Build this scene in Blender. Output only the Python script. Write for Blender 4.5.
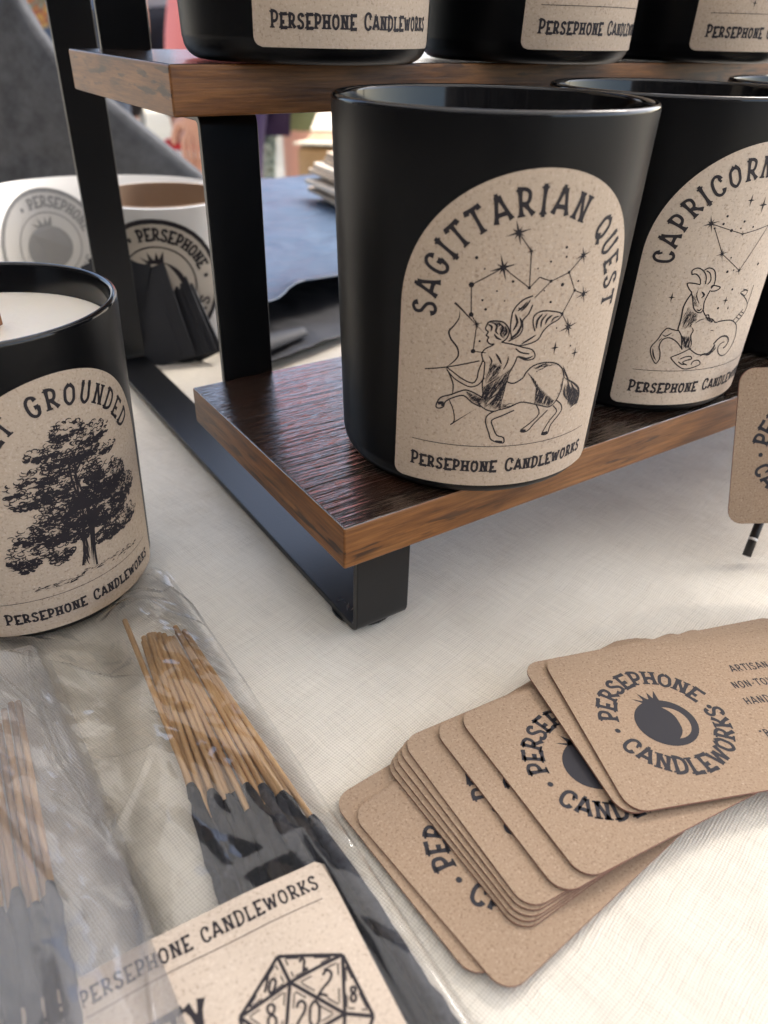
import bpy, bmesh, math, random
from mathutils import Vector, Matrix, noise
random.seed(7)
R = math.radians
S = bpy.context.scene
for o in list(bpy.data.objects):
    bpy.data.objects.remove(o)

# ------------------------------------------------------------ camera, sky, sun, exposure
EYE = 0.13628
cam_d = bpy.data.cameras.new('camera')
cam = bpy.data.objects.new('camera', cam_d)
S.collection.objects.link(cam)
S.camera = cam
cam_d.sensor_fit = 'VERTICAL'
cam_d.sensor_height = 36.0
cam_d.lens = 763.66 / 1024 * 36.0
cam_d.clip_start = 0.01
cam_d.clip_end = 400
pi_, ro_, ya_ = R(32.69877), R(1.5895), R(34.1074)
fw = Vector((math.sin(ya_) * math.cos(pi_), math.cos(ya_) * math.cos(pi_), -math.sin(pi_)))
rt = Vector((math.cos(ya_), -math.sin(ya_), 0))
up = rt.cross(fw)
r2 = rt * math.cos(ro_) + up * math.sin(ro_)
u2 = up * math.cos(ro_) - rt * math.sin(ro_)
M = Matrix((r2, u2, -fw)).transposed().to_4x4()
M.translation = Vector((0, 0, EYE))
cam.matrix_world = M
cam_d.dof.use_dof = True
cam_d.dof.focus_distance = 0.185
cam_d.dof.aperture_fstop = 17.0

SUN_EL, SUN_AZ = 50.0, 84.0          # azimuth measured from +Y towards +X
w = bpy.data.worlds.new('World')
S.world = w
w.use_nodes = True
nt = w.node_tree
sky = nt.nodes.new('ShaderNodeTexSky')
sky.sky_type = 'NISHITA'
sky.sun_disc = False
sky.sun_elevation = R(SUN_EL)
sky.sun_rotation = R(SUN_AZ)
sky.air_density = 1.0
sky.dust_density = 3.0
sky.ozone_density = 0.8
bg = nt.nodes['Background']
nt.links.new(sky.outputs[0], bg.inputs['Color'])
bg.inputs['Strength'].default_value = 0.15
sd = bpy.data.lights.new('sun', 'SUN')
sd.energy = 2.0
sd.angle = R(28)
sd.color = (1.0, 0.93, 0.84)
sun = bpy.data.objects.new('sun', sd)
S.collection.objects.link(sun)
sun.location = (1.5, 1.0, 3)
sdir = Vector((math.sin(R(SUN_AZ)) * math.cos(R(SUN_EL)), math.cos(R(SUN_AZ)) * math.cos(R(SUN_EL)), math.sin(R(SUN_EL))))
sun.rotation_euler = sdir.to_track_quat('Z', 'Y').to_euler()
S.view_settings.view_transform = 'Standard'
S.view_settings.look = 'None'
S.view_settings.gamma = 1
S.view_settings.exposure = 1.80
S.render.engine = 'CYCLES'
S.cycles.transparent_max_bounces = 24

# ------------------------------------------------------------ helpers
class MB:
    """collects faces with a material index, links them as one mesh object"""
    def __init__(s):
        s.v = []; s.f = []; s.m = []
    def add(s, vs, fs, m=0):
        b = len(s.v); s.v += [tuple(p) for p in vs]
        s.f += [tuple(b + i for i in f) for f in fs]; s.m += [m] * len(fs)
    def box(s, c, d, m=0, rot=None):
        x, y, z = [k / 2 for k in d]
        vs = [Vector((sx * x, sy * y, sz * z)) for sz in (-1, 1) for sy in (-1, 1) for sx in (-1, 1)]
        if rot is not None: vs = [rot @ p for p in vs]
        vs = [p + Vector(c) for p in vs]
        s.add(vs, [(0, 2, 3, 1), (4, 5, 7, 6), (0, 1, 5, 4), (2, 6, 7, 3), (0, 4, 6, 2), (1, 3, 7, 5)], m)
    def tube(s, pts, rad, n=10, m=0, cap=True):
        pts = [Vector(p) for p in pts]
        rr = rad if isinstance(rad, (list, tuple)) else [rad] * len(pts)
        vs = []; fs = []
        for i, p in enumerate(pts):
            t = (pts[min(i + 1, len(pts) - 1)] - pts[max(i - 1, 0)]).normalized()
            a = t.orthogonal() if i == 0 else (a - t * a.dot(t))
            a.normalize(); b = t.cross(a)
            for k in range(n):
                an = 2 * math.pi * k / n
                vs.append(p + (a * math.cos(an) + b * math.sin(an)) * rr[i])
        for i in range(len(pts) - 1):
            for k in range(n):
                fs.append((i * n + k, i * n + (k + 1) % n, (i + 1) * n + (k + 1) % n, (i + 1) * n + k))
        if cap:
            fs.append(tuple(reversed(range(n)))); fs.append(tuple(range((len(pts) - 1) * n, len(pts) * n)))
        s.add(vs, fs, m)
    def lathe(s, prof, n=96, m=0, mats=None):
        base = len(s.v)
        for r, z in prof:
            for k in range(n):
                a = 2 * math.pi * k / n
                s.v.append((r * math.cos(a), r * math.sin(a), z))
        for i in range(len(prof) - 1):
            for k in range(n):
                s.f.append((base + i * n + k, base + i * n + (k + 1) % n, base + (i + 1) * n + (k + 1) % n, base + (i + 1) * n + k))
                s.m.append(mats[i] if mats else m)
    def prism(s, poly, z0, z1, m=0, top=None, f=None):
        n = len(poly); f = f or (lambda x, y, z: (x, y, z))
        vs = [f(x, y, z0) for x, y in poly] + [f(x, y, z1) for x, y in poly]
        s.add(vs, [tuple(reversed(range(n)))], m)
        b = len(s.v) - 2 * n
        s.f.append(tuple(b + n + i for i in range(n))); s.m.append(m if top is None else top)
        for i in range(n):
            s.f.append((b + i, b + (i + 1) % n, b + n + (i + 1) % n, b + n + i)); s.m.append(m)
    def build(s, name, mats, parent=None, smooth=False, bevel=0, seg=2, loc=None, rot=None, auto=None):
        me = bpy.data.meshes.new(name)
        me.from_pydata(s.v, [], s.f)
        if not isinstance(mats, (list, tuple)): mats = [mats]
        for m in mats: me.materials.append(m)
        me.polygons.foreach_set('material_index', s.m)
        me.update()
        if smooth: me.polygons.foreach_set('use_smooth', [True] * len(me.polygons))
        o = bpy.data.objects.new(name, me); S.collection.objects.link(o)
        if parent: o.parent = parent
        if loc: o.location = loc
        if rot: o.rotation_euler = rot
        if auto is not None:
            me.polygons.foreach_set('use_smooth', [True] * len(me.polygons))
            me.set_sharp_from_angle(angle=R(auto))
        if bevel:
            b = o.modifiers.new('b', 'BEVEL'); b.width = bevel; b.segments = seg; b.limit_method = 'ANGLE'; b.angle_limit = R(40)
            b.harden_normals = False
            me.polygons.foreach_set('use_smooth', [True] * len(me.polygons))
            wn = o.modifiers.new('w', 'WEIGHTED_NORMAL'); wn.keep_sharp = False
        return o

def tag(o, label=None, cat=None, group=None, kind=None):
    if label: o['label'] = label
    if cat: o['category'] = cat
    if group: o['group'] = group
    if kind: o['kind'] = kind
    return o
def empty(name, loc=(0, 0, 0), rz=0.0):
    o = bpy.data.objects.new(name, None); S.collection.objects.link(o)
    o.location = loc; o.rotation_euler = (0, 0, rz); o.empty_display_size = .02
    return o
def copy_tree(o, parent=None):
    c = o.copy(); S.collection.objects.link(c)
    if parent: c.parent = parent
    for ch in [k for k in bpy.data.objects if k.parent == o]: copy_tree(ch, c)
    return c

# ------------------------------------------------------------ materials
def mat(name, col, rough=.5, metal=0, spec=.5, fn=None, coat=0, alpha=1):
    m = bpy.data.materials.new(name); m.use_nodes = True
    n = m.node_tree; b = n.nodes['Principled BSDF']
    b.inputs['Base Color'].default_value = (*col, 1)
    b.inputs['Roughness'].default_value = rough
    b.inputs['Metallic'].default_value = metal
    b.inputs['Specular IOR Level'].default_value = spec
    b.inputs['Coat Weight'].default_value = coat
    if fn: fn(n, b)
    return m
def N(n, t, **k):
    x = n.nodes.new(t)
    for a, v in k.items():
        if a.startswith('_'): x.inputs[a[1:].replace('_', ' ')].default_value = v
        else: setattr(x, a, v)
    return x
def coords(n, scale=(1, 1, 1), out='Object', rot=(0, 0, 0)):
    tc = N(n, 'ShaderNodeTexCoord'); mp = N(n, 'ShaderNodeMapping')
    mp.inputs['Scale'].default_value = scale; mp.inputs['Rotation'].default_value = rot
    n.links.new(tc.outputs[out], mp.inputs[0]); return mp.outputs[0]
def ramp(n, src, stops):
    r = N(n, 'ShaderNodeValToRGB'); e = r.color_ramp.elements
    while len(e) < len(stops): e.new(.5)
    for k, (p, c) in enumerate(stops):
        e[k].position = p; e[k].color = (*c, 1)
    n.links.new(src, r.inputs[0]); return r.outputs[0]
def bump(n, b, h, strength, dist, prev=None):
    x = N(n, 'ShaderNodeBump'); x.inputs['Strength'].default_value = strength; x.inputs['Distance'].default_value = dist
    n.links.new(h, x.inputs['Height'])
    if prev: n.links.new(prev, x.inputs['Normal'])
    n.links.new(x.outputs[0], b.inputs['Normal']); return x.outputs[0]
def nz(n, vec, scale, detail=4, rough=.6):
    x = N(n, 'ShaderNodeTexNoise'); x.inputs['Scale'].default_value = scale; x.inputs['Detail'].default_value = detail
    x.inputs['Roughness'].default_value = rough; n.links.new(vec, x.inputs['Vector']); return x.outputs['Fac']
def mixc(n, f, a, b, mode='MIX'):
    x = N(n, 'ShaderNodeMix', data_type='RGBA', blend_type=mode)
    if isinstance(f, (int, float)): x.inputs[0].default_value = f
    else: n.links.new(f, x.inputs[0])
    for s, q in ((a, 6), (b, 7)):
        if isinstance(s, tuple): x.inputs[q].default_value = (*s, 1)
        else: n.links.new(s, x.inputs[q])
    return x.outputs[2]
def mth(n, op, a, b=0.0):
    x = N(n, 'ShaderNodeMath', operation=op)
    for s, q in ((a, 0), (b, 1)):
        if isinstance(s, (int, float)): x.inputs[q].default_value = s
        else: n.links.new(s, x.inputs[q])
    return x.outputs[0]

def kraft(name, base, dark, lite, bs=.15, fib=1500):
    def fn(n, b):
        v = coords(n)
        f1 = nz(n, v, fib, 3, .7); f2 = nz(n, v, fib * .35, 4, .6); f3 = nz(n, v, 90, 3, .5)
        c = ramp(n, f1, [(.30, dark), (.45, base), (.58, base), (.74, lite)])
        vs = coords(n, (1, 2.4, 1), rot=(0, 0, .6))
        fl = ramp(n, nz(n, vs, fib * .55, 2, .5), [(.0, (0, 0, 0)), (.66, (0, 0, 0)), (.72, (1, 1, 1))])
        c = mixc(n, mth(n, 'MULTIPLY', fl, .45), c, lite)
        c = mixc(n, mth(n, 'MULTIPLY', f3, .12), c, dark)
        n.links.new(c, b.inputs['Base Color'])
        bump(n, b, f2, bs, .0002)
    return mat(name, base, .85, spec=.2, fn=fn)
m_card = kraft('kraft_card', (.35, .252, .172), (.21, .14, .092), (.54, .42, .31), .3, 1900)
m_cardedge = mat('kraft_card_edge', (.26, .13, .095), .9)
m_label = kraft('kraft_label', (.53, .425, .325), (.36, .27, .20), (.66, .56, .45), .12, 1500)
m_label_in = kraft('kraft_label_pale', (.60, .50, .40), (.40, .31, .24), (.72, .63, .53), .12, 1500)
m_ink = mat('black_ink', (.022, .018, .022), .6, spec=.3)
m_inkgrey = mat('charcoal_ink', (.035, .034, .040), .75, spec=.2)

def f_matte(n, b):
    v = coords(n); h = nz(n, v, 2500, 2, .5); bump(n, b, h, .05, .0001)
    v2 = coords(n, (1, 1, .6)); s = nz(n, v2, 40, 4, .6)
    n.links.new(ramp(n, s, [(.3, (.34,) * 3), (.75, (.43,) * 3)]), b.inputs['Roughness'])
m_jar = mat('matte_black_glass', (.004, .004, .0045), .36, spec=.16, fn=f_matte)
m_jar_gloss = mat('gloss_black_glass', (.006, .006, .007), .10, spec=.5)
m_wax = mat('soy_wax', (.80, .74, .64), .5, spec=.3, fn=lambda n, b: bump(n, b, nz(n, coords(n), 120, 4, .6), .2, .002))
m_wax.node_tree.nodes['Principled BSDF'].inputs['Subsurface Weight'].default_value = .3
m_wax.node_tree.nodes['Principled BSDF'].inputs['Subsurface Radius'].default_value = (.004, .003, .002)
m_wick = mat('wood_wick', (.33, .15, .07), .8)

def f_metal(n, b):
    v = coords(n); h = nz(n, v, 1400, 3, .6); bump(n, b, h, .12, .0002)
m_metal = mat('black_powder_coat', (.006, .0065, .008), .34, spec=.45, fn=f_metal)
m_scuff = mat('bare_scuffed_metal', (.5, .52, .55), .3, metal=1)

def f_wood_top(n, b):
    v = coords(n, (6, 120, 120)); g = nz(n, v, 5, 6, .65)
    v2 = coords(n, (2, 18, 18)); g2 = nz(n, v2, 6, 3, .5)
    c = ramp(n, g, [(.30, (.008, .006, .005)), (.50, (.028, .018, .012)), (.68, (.062, .038, .024))])
    c = mixc(n, ramp(n, g2, [(.35, (0, 0, 0)), (.65, (1, 1, 1))]), c, (.035, .015, .009))
    n.links.new(c, b.inputs['Base Color'])
    v3 = coords(n, (18, 330, 100)); g3 = nz(n, v3, 1.6, 4, .6)
    bump(n, b, g3, 1.0, .0007)
m_wood_top = mat('dark_walnut_laminate', (.05, .02, .01), .24, spec=.9, fn=f_wood_top, coat=1.0)
m_wood_top.node_tree.nodes['Principled BSDF'].inputs['Coat Roughness'].default_value = .10; m_wood_top.node_tree.nodes['Principled BSDF'].inputs['Coat IOR'].default_value = 1.8
_w = m_wood_top.node_tree; _b = _w.nodes['Principled BSDF']; _w.links.new(_b.inputs['Normal'].links[0].from_socket, _b.inputs['Coat Normal'])
def f_wood_edge(n, b, sx=(9, 90, 62)):
    v = coords(n, sx); g = nz(n, v, 4, 7, .62)
    v2 = coords(n, tuple(k * .25 for k in sx)); g2 = nz(n, v2, 6, 4, .5)
    c = ramp(n, g, [(.26, (.070, .027, .010)), (.42, (.19, .074, .021)), (.56, (.27, .110, .031)), (.72, (.34, .152, .048))])
    d = ramp(n, g2, [(.50, (0, 0, 0)), (.60, (1, 1, 1))])
    g3 = ramp(n, nz(n, coords(n, tuple(k * 1.8 for k in sx)), 5, 3, .5), [(.52, (0, 0, 0)), (.60, (1, 1, 1))])
    k = mixc(n, 1.0, d, g3, 'MULTIPLY')
    c = mixc(n, mth(n, 'MULTIPLY', k, .85), c, (.035, .018, .012))
    fine = nz(n, coords(n, tuple(k * (1 if k < 20 else 3.2) for k in sx)), 6, 4, .6)
    c = mixc(n, .75, c, ramp(n, fine, [(.35, (.45, .42, .40)), (.6, (1, 1, 1))]), 'MULTIPLY')
    n.links.new(c, b.inputs['Base Color']); bump(n, b, fine, .3, .0003)
m_wood_edge = mat('walnut_front_edge', (.3, .13, .04), .42, spec=.45, fn=f_wood_edge)
m_wood_side = mat('walnut_side_edge', (.3, .13, .04), .42, spec=.45, fn=lambda n, b: f_wood_edge(n, b, (90, 9, 62)))

def f_linen(n, b):
    tc = N(n, 'ShaderNodeTexCoord')
    # thread jitter so the weave is uneven
    v = tc.outputs['Object']
    j1 = N(n, 'ShaderNodeTexNoise'); j1.inputs['Scale'].default_value = 60; j1.inputs['Detail'].default_value = 3
    n.links.new(v, j1.inputs['Vector'])
    sc = N(n, 'ShaderNodeVectorMath', operation='SCALE'); n.links.new(j1.outputs['Color'], sc.inputs[0]); sc.inputs['Scale'].default_value = .0030
    ad = N(n, 'ShaderNodeVectorMath', operation='ADD'); n.links.new(v, ad.inputs[0]); n.links.new(sc.outputs[0], ad.inputs[1])
    mp = N(n, 'ShaderNodeMapping'); mp.inputs['Rotation'].default_value = (0, 0, R(-14)); n.links.new(ad.outputs[0], mp.inputs[0])
    wx = N(n, 'ShaderNodeTexWave', bands_direction='X', wave_profile='SIN'); wx.inputs['Scale'].default_value = 520; wx.inputs['Distortion'].default_value = .6; wx.inputs['Detail Scale'].default_value = 2
    wy = N(n, 'ShaderNodeTexWave', bands_direction='Y', wave_profile='SIN'); wy.inputs['Scale'].default_value = 520; wy.inputs['Distortion'].default_value = .6; wy.inputs['Detail Scale'].default_value = 2
    n.links.new(mp.outputs[0], wx.inputs['Vector']); n.links.new(mp.outputs[0], wy.inputs['Vector'])
    # slubs: long thin noise each way
    def slub(s):
        m2 = N(n, 'ShaderNodeMapping'); m2.inputs['Scale'].default_value = s; n.links.new(mp.outputs[0], m2.inputs[0]); return nz(n, m2.outputs[0], 9, 3, .6)
    s1, s2 = slub((8, 190, 1)), slub((190, 8, 1))
    h = mth(n, 'ADD', mth(n, 'MULTIPLY', mth(n, 'ADD', wx.outputs['Fac'], wy.outputs['Fac']), .28), mth(n, 'MULTIPLY', mth(n, 'ADD', s1, s2), .56))
    mid = nz(n, v, 45, 5, .6)
    c = ramp(n, h, [(.42, (.52, .475, .40)), (.95, (.79, .745, .65))])
    c = mixc(n, mth(n, 'MULTIPLY', mid, .18), c, (.60, .53, .43))
    n.links.new(c, b.inputs['Base Color'])
    p = bump(n, b, h, .7, .00030)
    bump(n, b, nz(n, v, 24, 4, .5), .45, .007, p)
m_linen = mat('ivory_linen', (.78, .72, .62), .95, spec=.15, fn=f_linen)
b_ = m_linen.node_tree.nodes['Principled BSDF']; b_.inputs['Sheen Weight'].default_value = .15

def film(name, haze, tint=(1, 1, 1), rough=.05, fmin=.015):
    m = bpy.data.materials.new(name); m.use_nodes = True; n = m.node_tree; n.nodes.remove(n.nodes['Principled BSDF'])
    out = n.nodes['Material Output']
    tr = N(n, 'ShaderNodeBsdfTransparent'); tr.inputs[0].default_value = (*tint, 1)
    gl = N(n, 'ShaderNodeBsdfGlossy'); gl.inputs['Roughness'].default_value = rough
    df = N(n, 'ShaderNodeBsdfTranslucent'); df.inputs[0].default_value = (.9, .9, .92, 1)
    d2 = N(n, 'ShaderNodeBsdfDiffuse'); d2.inputs[0].default_value = (.85, .85, .88, 1)
    fr = N(n, 'ShaderNodeFresnel'); fr.inputs[0].default_value = 1.5
    v = coords(n); bp = N(n, 'ShaderNodeBump'); bp.inputs['Strength'].default_value = .12; bp.inputs['Distance'].default_value = .001
    n.links.new(mth(n, 'ADD', nz(n, v, 55, 3, .55), mth(n, 'MULTIPLY', nz(n, v, 260, 2, .5), .22)), bp.inputs['Height'])
    n.links.new(bp.outputs[0], gl.inputs['Normal']); n.links.new(bp.outputs[0], fr.inputs['Normal'])
    f = mth(n, 'MINIMUM', mth(n, 'ADD', mth(n, 'MULTIPLY', fr.outputs[0], 1.25), fmin), 1.0)
    ma = N(n, 'ShaderNodeMixShader'); ma.inputs[0].default_value = .5; n.links.new(df.outputs[0], ma.inputs[1]); n.links.new(d2.outputs[0], ma.inputs[2])
    mx = N(n, 'ShaderNodeMixShader'); mx.inputs[0].default_value = haze; n.links.new(tr.outputs[0], mx.inputs[1]); n.links.new(ma.outputs[0], mx.inputs[2])
    m2 = N(n, 'ShaderNodeMixShader'); n.links.new(f, m2.inputs[0]); n.links.new(mx.outputs[0], m2.inputs[1]); n.links.new(gl.outputs[0], m2.inputs[2])
    n.links.new(m2.outputs[0], out.inputs[0]); return m
m_film = film('cellophane', .03, rough=.022)
m_film2 = film('cellophane_cloudy', .28, rough=.08)

def f_bamboo(n, b):
    g = nz(n, coords(n, (300, 8, 300)), 4, 4, .6)
    n.links.new(ramp(n, g, [(.3, (.42, .23, .095)), (.7, (.66, .43, .21))]), b.inputs['Base Color'])
m_bamboo = mat('bamboo', (.55, .33, .15), .6, fn=f_bamboo)
def f_char(n, b):
    g = nz(n, coords(n), 900, 4, .7)
    n.links.new(ramp(n, g, [(.3, (.018, .019, .024)), (.75, (.050, .053, .062))]), b.inputs['Base Color']); bump(n, b, g, .8, .0006)
    oi = N(n, 'ShaderNodeObjectInfo'); c0 = b.inputs['Base Color'].links[0].from_socket; rv = ramp(n, oi.outputs['Random'], [(.0, (.35, .35, .38)), (1.0, (1.7, 1.7, 1.75))]); n.links.new(mixc(n, 1.0, c0, rv, 'MULTIPLY'), b.inputs['Base Color'])
m_char = mat('charcoal_incense', (.03, .03, .035), .9, spec=.2, fn=f_char)

m_paperw = mat('backing_paper', (.80, .79, .77), .35, spec=.5)
m_stick_grey = mat('sticker_grey', (.50, .49, .46), .5)
m_cardboard = mat('core_cardboard', (.36, .25, .17), .8, fn=lambda n, b: bump(n, b, nz(n, coords(n), 700, 3, .6), .3, .0005))
def f_felt(n, b):
    g = nz(n, coords(n), 60, 6, .75); g2 = nz(n, coords(n), 700, 3, .7)
    n.links.new(ramp(n, g, [(.3, (.028, .030, .036)), (.7, (.075, .079, .088))]), b.inputs['Base Color']); bump(n, b, g2, .6, .001)
m_felt = mat('grey_felt', (.09, .095, .105), .95, fn=f_felt)
def f_blk(n, b):
    g = nz(n, coords(n), 900, 3, .6); bump(n, b, g, .3, .0004)
m_blackpaper = mat('black_paper', (.016, .017, .022), .6, fn=f_blk)
def f_tis(n, b):
    g = nz(n, coords(n, (1, 1.5, 1)), 22, 5, .6); p = bump(n, b, g, .35, .006); 
    n.links.new(ramp(n, g, [(.3, (.020, .046, .088)), (.7, (.036, .075, .135))]), b.inputs['Base Color'])  # blue of the reflected sky put into the black tissue's base colour
m_tissue = mat('sky_tinted_tissue', (.03, .05, .08), .45, spec=.6, fn=f_tis)
m_coaster = mat('tan_pulp_board', (.50, .40, .30), .85)
m_coaster2 = mat('pale_pulp_board', (.68, .60, .50), .85)

# ------------------------------------------------------------ lettering (stroke font in a unit box)
def cr(*p, n=5):
    pts = [(p[i], p[i + 1]) for i in range(0, len(p), 2)]
    out = []
    for i in range(len(pts) - 1):
        p0 = pts[max(i - 1, 0)]; p1 = pts[i]; p2 = pts[i + 1]; p3 = pts[min(i + 2, len(pts) - 1)]
        for k in range(n):
            t = k / n
            out.append(tuple(.5 * (2 * b + (c - a) * t + (2 * a - 5 * b + 4 * c - d) * t * t + (3 * b - a - 3 * c + d) * t ** 3) for a, b, c, d in zip(p0, p1, p2, p3)))
    out.append(pts[-1]); return out
def ln(*p): return [(p[i], p[i + 1]) for i in range(0, len(p), 2)]
def closed(*p):
    pts = list(p) + list(p[:2]); return cr(*pts)
F = {
 'A': (.60, [ln(.02, 0, .27, 1), ln(.33, 1, .60, 0), ln(.20, 1, .34, 1), ln(.08, .30, .52, .30)]),
 'B': (.50, [ln(.08, 0, .08, 1), cr(.0, 1, .26, 1, .42, .84, .36, .62, .08, .56), cr(.08, .56, .36, .52, .48, .30, .38, .04, .0, 0)]),
 'C': (.52, [cr(.50, .74, .44, .94, .27, 1, .10, .84, .05, .5, .10, .16, .27, 0, .44, .06, .51, .24), ln(.50, .74, .40, .70)]),
 'D': (.54, [ln(.09, 0, .09, 1), cr(.0, 1, .25, 1, .46, .84, .52, .5, .46, .16, .25, 0, .0, 0)]),
 'E': (.48, [ln(.09, 0, .09, 1), ln(0, 1, .45, 1, .45, .88), ln(.09, .42, .36, .42), ln(0, 0, .47, 0, .47, .14)]),
 'F': (.46, [ln(.09, 0, .09, 1), ln(0, 1, .45, 1, .45, .88), ln(.09, .45, .36, .45)]),
 'G': (.56, [cr(.50, .76, .44, .94, .27, 1, .10, .84, .05, .5, .10, .16, .27, 0, .44, .08, .50, .30, .50, .44), ln(.34, .44, .56, .44)]),
 'H': (.56, [ln(.08, 0, .08, 1), ln(.49, 0, .49, 1), cr(.08, .40, .28, .50, .49, .40)]),
 'I': (.16, [ln(.08, 0, .08, 1), ln(.0, 0, .16, 0), ln(.0, 1, .16, 1)]),
 'K': (.54, [ln(.08, 0, .08, 1), cr(.48, 1, .34, .66, .09, .46), cr(.16, .50, .34, .34, .54, 0)]),
 'L': (.44, [ln(.08, 0, .08, 1), ln(0, 0, .43, 0, .43, .15)]),
 'M': (.70, [ln(.05, 0, .10, 1), ln(.10, 1, .35, .2), ln(.35, .2, .60, 1), ln(.60, 1, .65, 0)]),
 'N': (.56, [ln(.08, 0, .08, 1), ln(.08, 1, .48, 0), ln(.48, 0, .48, 1)]),
 'O': (.56, [closed(.28, 1, .08, .80, .05, .5, .08, .20, .28, 0, .48, .20, .51, .5, .48, .80)]),
 'P': (.48, [ln(.09, 0, .09, 1), cr(.0, 1, .26, 1, .43, .88, .46, .68, .40, .48, .26, .40, .09, .40)]),
 'Q': (.58, [closed(.28, 1, .08, .80, .05, .5, .08, .20, .28, 0, .48, .20, .51, .5, .48, .80), ln(.26, .20, .54, -.16)]),
 'R': (.54, [ln(.09, 0, .09, 1), cr(.0, 1, .26, 1, .42, .88, .44, .70, .38, .52, .26, .45, .09, .45), cr(.24, .45, .36, .26, .54, 0)]),
 'S': (.46, [cr(.42, .80, .36, .96, .22, 1, .07, .88, .08, .66, .24, .52, .40, .36, .41, .12, .25, 0, .09, .04, .03, .22)]),
 'T': (.50, [ln(.25, 0, .25, 1), ln(0, .86, .02, 1, .48, 1, .50, .86)]),
 'U': (.54, [cr(.08, 1, .07, .60, .08, .22, .27, 0, .46, .22, .47, .60, .46, 1), ln(0, 1, .16, 1), ln(.38, 1, .54, 1)]),
 'V': (.54, [ln(.02, 1, .27, 0), ln(.27, 0, .52, 1)]),
 'W': (.80, [ln(.03, 1, .20, 0), ln(.20, 0, .40, .85), ln(.40, .85, .58, 0), ln(.58, 0, .77, 1)]),
 'X': (.50, [ln(.04, 1, .46, 0), ln(.46, 1, .04, 0)]),
 'Y': (.54, [ln(.02, 1, .27, .45), ln(.52, 1, .27, .45), ln(.27, .45, .27, 0), ln(.17, 0, .37, 0)]),
 'e': (.42, [cr(.06, .34, .36, .36, .34, .58, .2, .64, .07, .5, .06, .2, .2, 0, .38, .1)]),
 '1': (.2, [ln(.02, .8, .12, 1, .12, 0)]),
 '0': (.46, [closed(.23, 1, .06, .78, .04, .5, .06, .22, .23, 0, .40, .22, .42, .5, .40, .78)]),
 '2': (.46, [cr(.05, .76, .12, .95, .26, 1, .40, .86, .36, .60, .18, .30, .04, 0, .10, .02, .25, .04, .42, 0)]),
 '8': (.46, [closed(.23, 1, .08, .88, .10, .66, .23, .54, .40, .36, .38, .08, .23, 0, .08, .08, .06, .36, .23, .54, .36, .66, .38, .88)]),
 '+': (.34, [ln(.17, .28, .17, .72), ln(.0, .5, .34, .5)]),
 '-': (.30, [ln(.04, .42, .26, .42)]),
 ',': (.14, [ln(.08, .08, .04, -.14)]),
 '"': (.22, [ln(.05, 1, .05, .78), ln(.16, 1, .16, .78)]),
 '.': (.20, []), ' ': (.32, []),
}
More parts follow.
